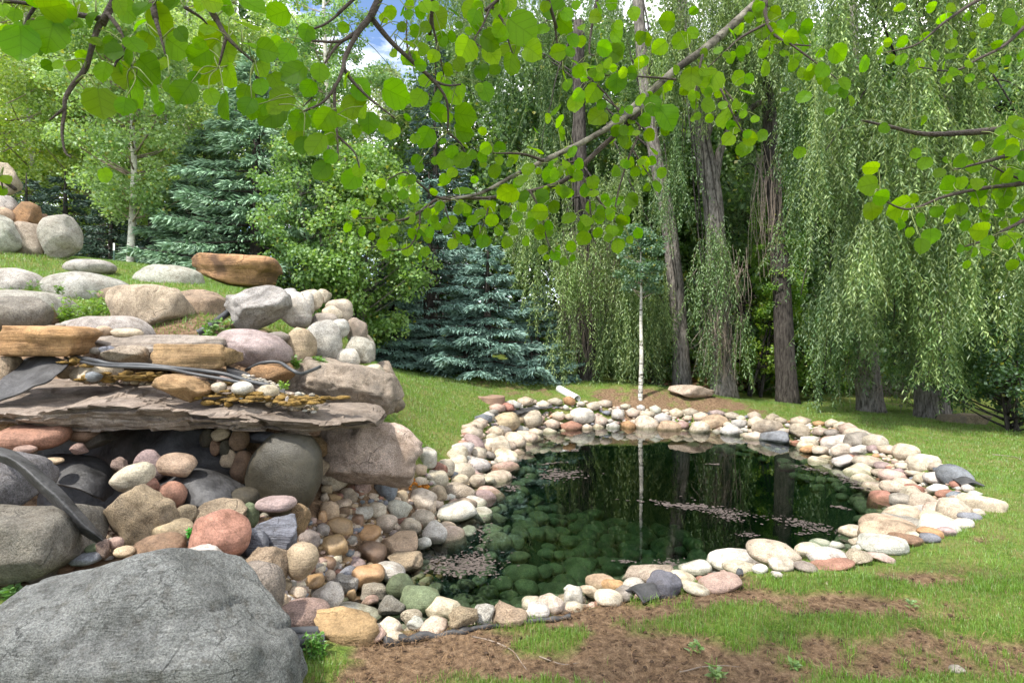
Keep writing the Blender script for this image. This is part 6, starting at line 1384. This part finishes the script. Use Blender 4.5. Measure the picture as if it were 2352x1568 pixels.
    # the rest of the crown above the picture
    n = crown[0]; cc = np.array(crown[1], float); g = unit(r.normal(size=(n, 3))) * (r.uniform(0, 1, n) ** .5)[:, None] * np.array(crown[2]); P = cc + g
    uu, vv = project(P); k = (vv < -60) | (P[:, 1] < .3); P = P[k]; n = len(P)
    nr = unit(r.normal(size=(n, 3)) + (0, 0, .8)); V, q = leaf_quads(P - b, np.cross(nr, r.normal(size=(n, 3))), nr, .055, .05, .05); extra.add(V, q, col=np.array([.12, .22, .025])); extra.build('crown', M['leaf'], rt)["kind"] = "stuff"
M['aspenlimb'] = bark_mat("aspen_limb_bark", (.05, .042, .034), (.24, .22, .18), zs=10, xs=10, bump=.4, scars=(26, 26, 30))
left_lv = [l for l in leaves if l[0] < 985 and not (l[1] > 395 and l[0] > 790)]
near_aspen('near aspen at the left whose leafy twigs hang into the top left of the picture', (-1.9, .3, .1), [(-1.9, .3, -.1), (-1.85, .35, 1.6), (-1.75, .45, 3.0), (-1.6, .5, 5.0), (-1.6, .5, 6.6)], BRL, left_lv, 201, (3500, (-1.5, -.4, 5.2), (1.5, 1.2, 1.6), 20))
ids = set(left_lv); right_lv = [l for l in leaves if l not in ids]
near_aspen('near aspen at the right whose pale limb crosses the top of the picture', (2.5, .7, 0), [(2.5, .7, -.15), (2.5, .72, 1.8), (2.4, .8, 3.3), (2.35, .85, 5.2), (2.3, .9, 7.0)], BRR, right_lv, 202, (4000, (2.4, .4, 5.6), (1.6, 1.4, 1.8), 300))

# ------------------------------------------------------------------ labels of the stones
def place_of(u, v):
    if v < 600 and u < 190: return 'in the boulder pile at the left edge'
    if v < 800 and u < 520: return 'on the hillside above the waterfall'
    if v < 860 and u >= 520 and u < 930: return 'on the boulder wall'
    if v < 935 and u < 720: return 'on the ledges above the main slab'
    if v < 1010 and u < 960: return 'beside the tip of the main slab'
    if u < 330 and v >= 1210: return 'left of the foreground boulder'
    if u < 560 and v < 1180: return 'in the hollow under the slab'
    if u < 640: return 'behind the foreground boulder'
    if u < 1010 and v < 1120: return 'beside the huge flat-faced boulder'
    if u < 800 and v < 1400: return 'in the dry stream bed'
    if u < 1110 and v < 1180: return 'on the left pond rim'
    if u < 1110 and v < 1400: return 'at the stream mouth'
    if v >= 1395 and u < 1200: return 'at the near left rim'
    if v < 1000 and u < 1250: return 'on the far left rim'
    if v < 1010 and u < 1420: return 'near the white pipe'
    if v < 1010 and u < 1660: return 'on the far rim'
    if v < 1030: return 'on the far right rim'
    if v < 1110: return 'on the upper right rim'
    if v < 1240 and u > 1900: return 'at the right end of the rim'
    if u >= 1740: return 'on the near right rim'
    if u < 1450: return 'on the near rim'
    return 'near the dark slate stone'
from collections import defaultdict
grp = defaultdict(list)
SHAPE = {'smooth': 'rounded', 'flat': 'flat', 'egg': 'egg-shaped', 'round': 'lumpy', 'ang': 'angular', 'rough': 'rough', 'slab': 'layered'}
for (o, c, st, u, v, lb, w) in ROCKS:
    cat = 'slab' if o.name.startswith('stone_slab') else 'boulder' if o.name.startswith('boulder') else 'stone'
    if lb: tag(o, lb, cat)
    else:
        nm = 'boulder' if cat == 'boulder' else 'stone'; grp[(CWORD[c], SHAPE[st], nm, place_of(u, v))].append((u, v, o))
        tag(o, None, cat, 'river stones of the rim and stream' if nm == 'stone' else 'boulders of the wall')
ORD = ['first', 'second', 'third', 'fourth', 'fifth', 'sixth', 'seventh', 'eighth', 'ninth', 'tenth', 'eleventh', 'twelfth', 'thirteenth', 'fourteenth', 'fifteenth']
for (cw, sh, nm, plc), L in grp.items():
    L.sort(key=lambda a: a[0])
    for k, (u, v, o) in enumerate(L):
        o["label"] = f"{cw} {sh} {nm} {plc}" if len(L) == 1 else f"{ORD[min(k, 14)]} {cw} {sh} {nm} from the left {plc}"
for (o, u, v) in SUB:
    tag(o, "green algae-covered stone lying under the pond water", "stone", "stones on the pond bed")
tot = 0
for me in bpy.data.meshes:
    tot += len(me.loops) - 2 * len(me.polygons)
print("TRIANGLES", tot)
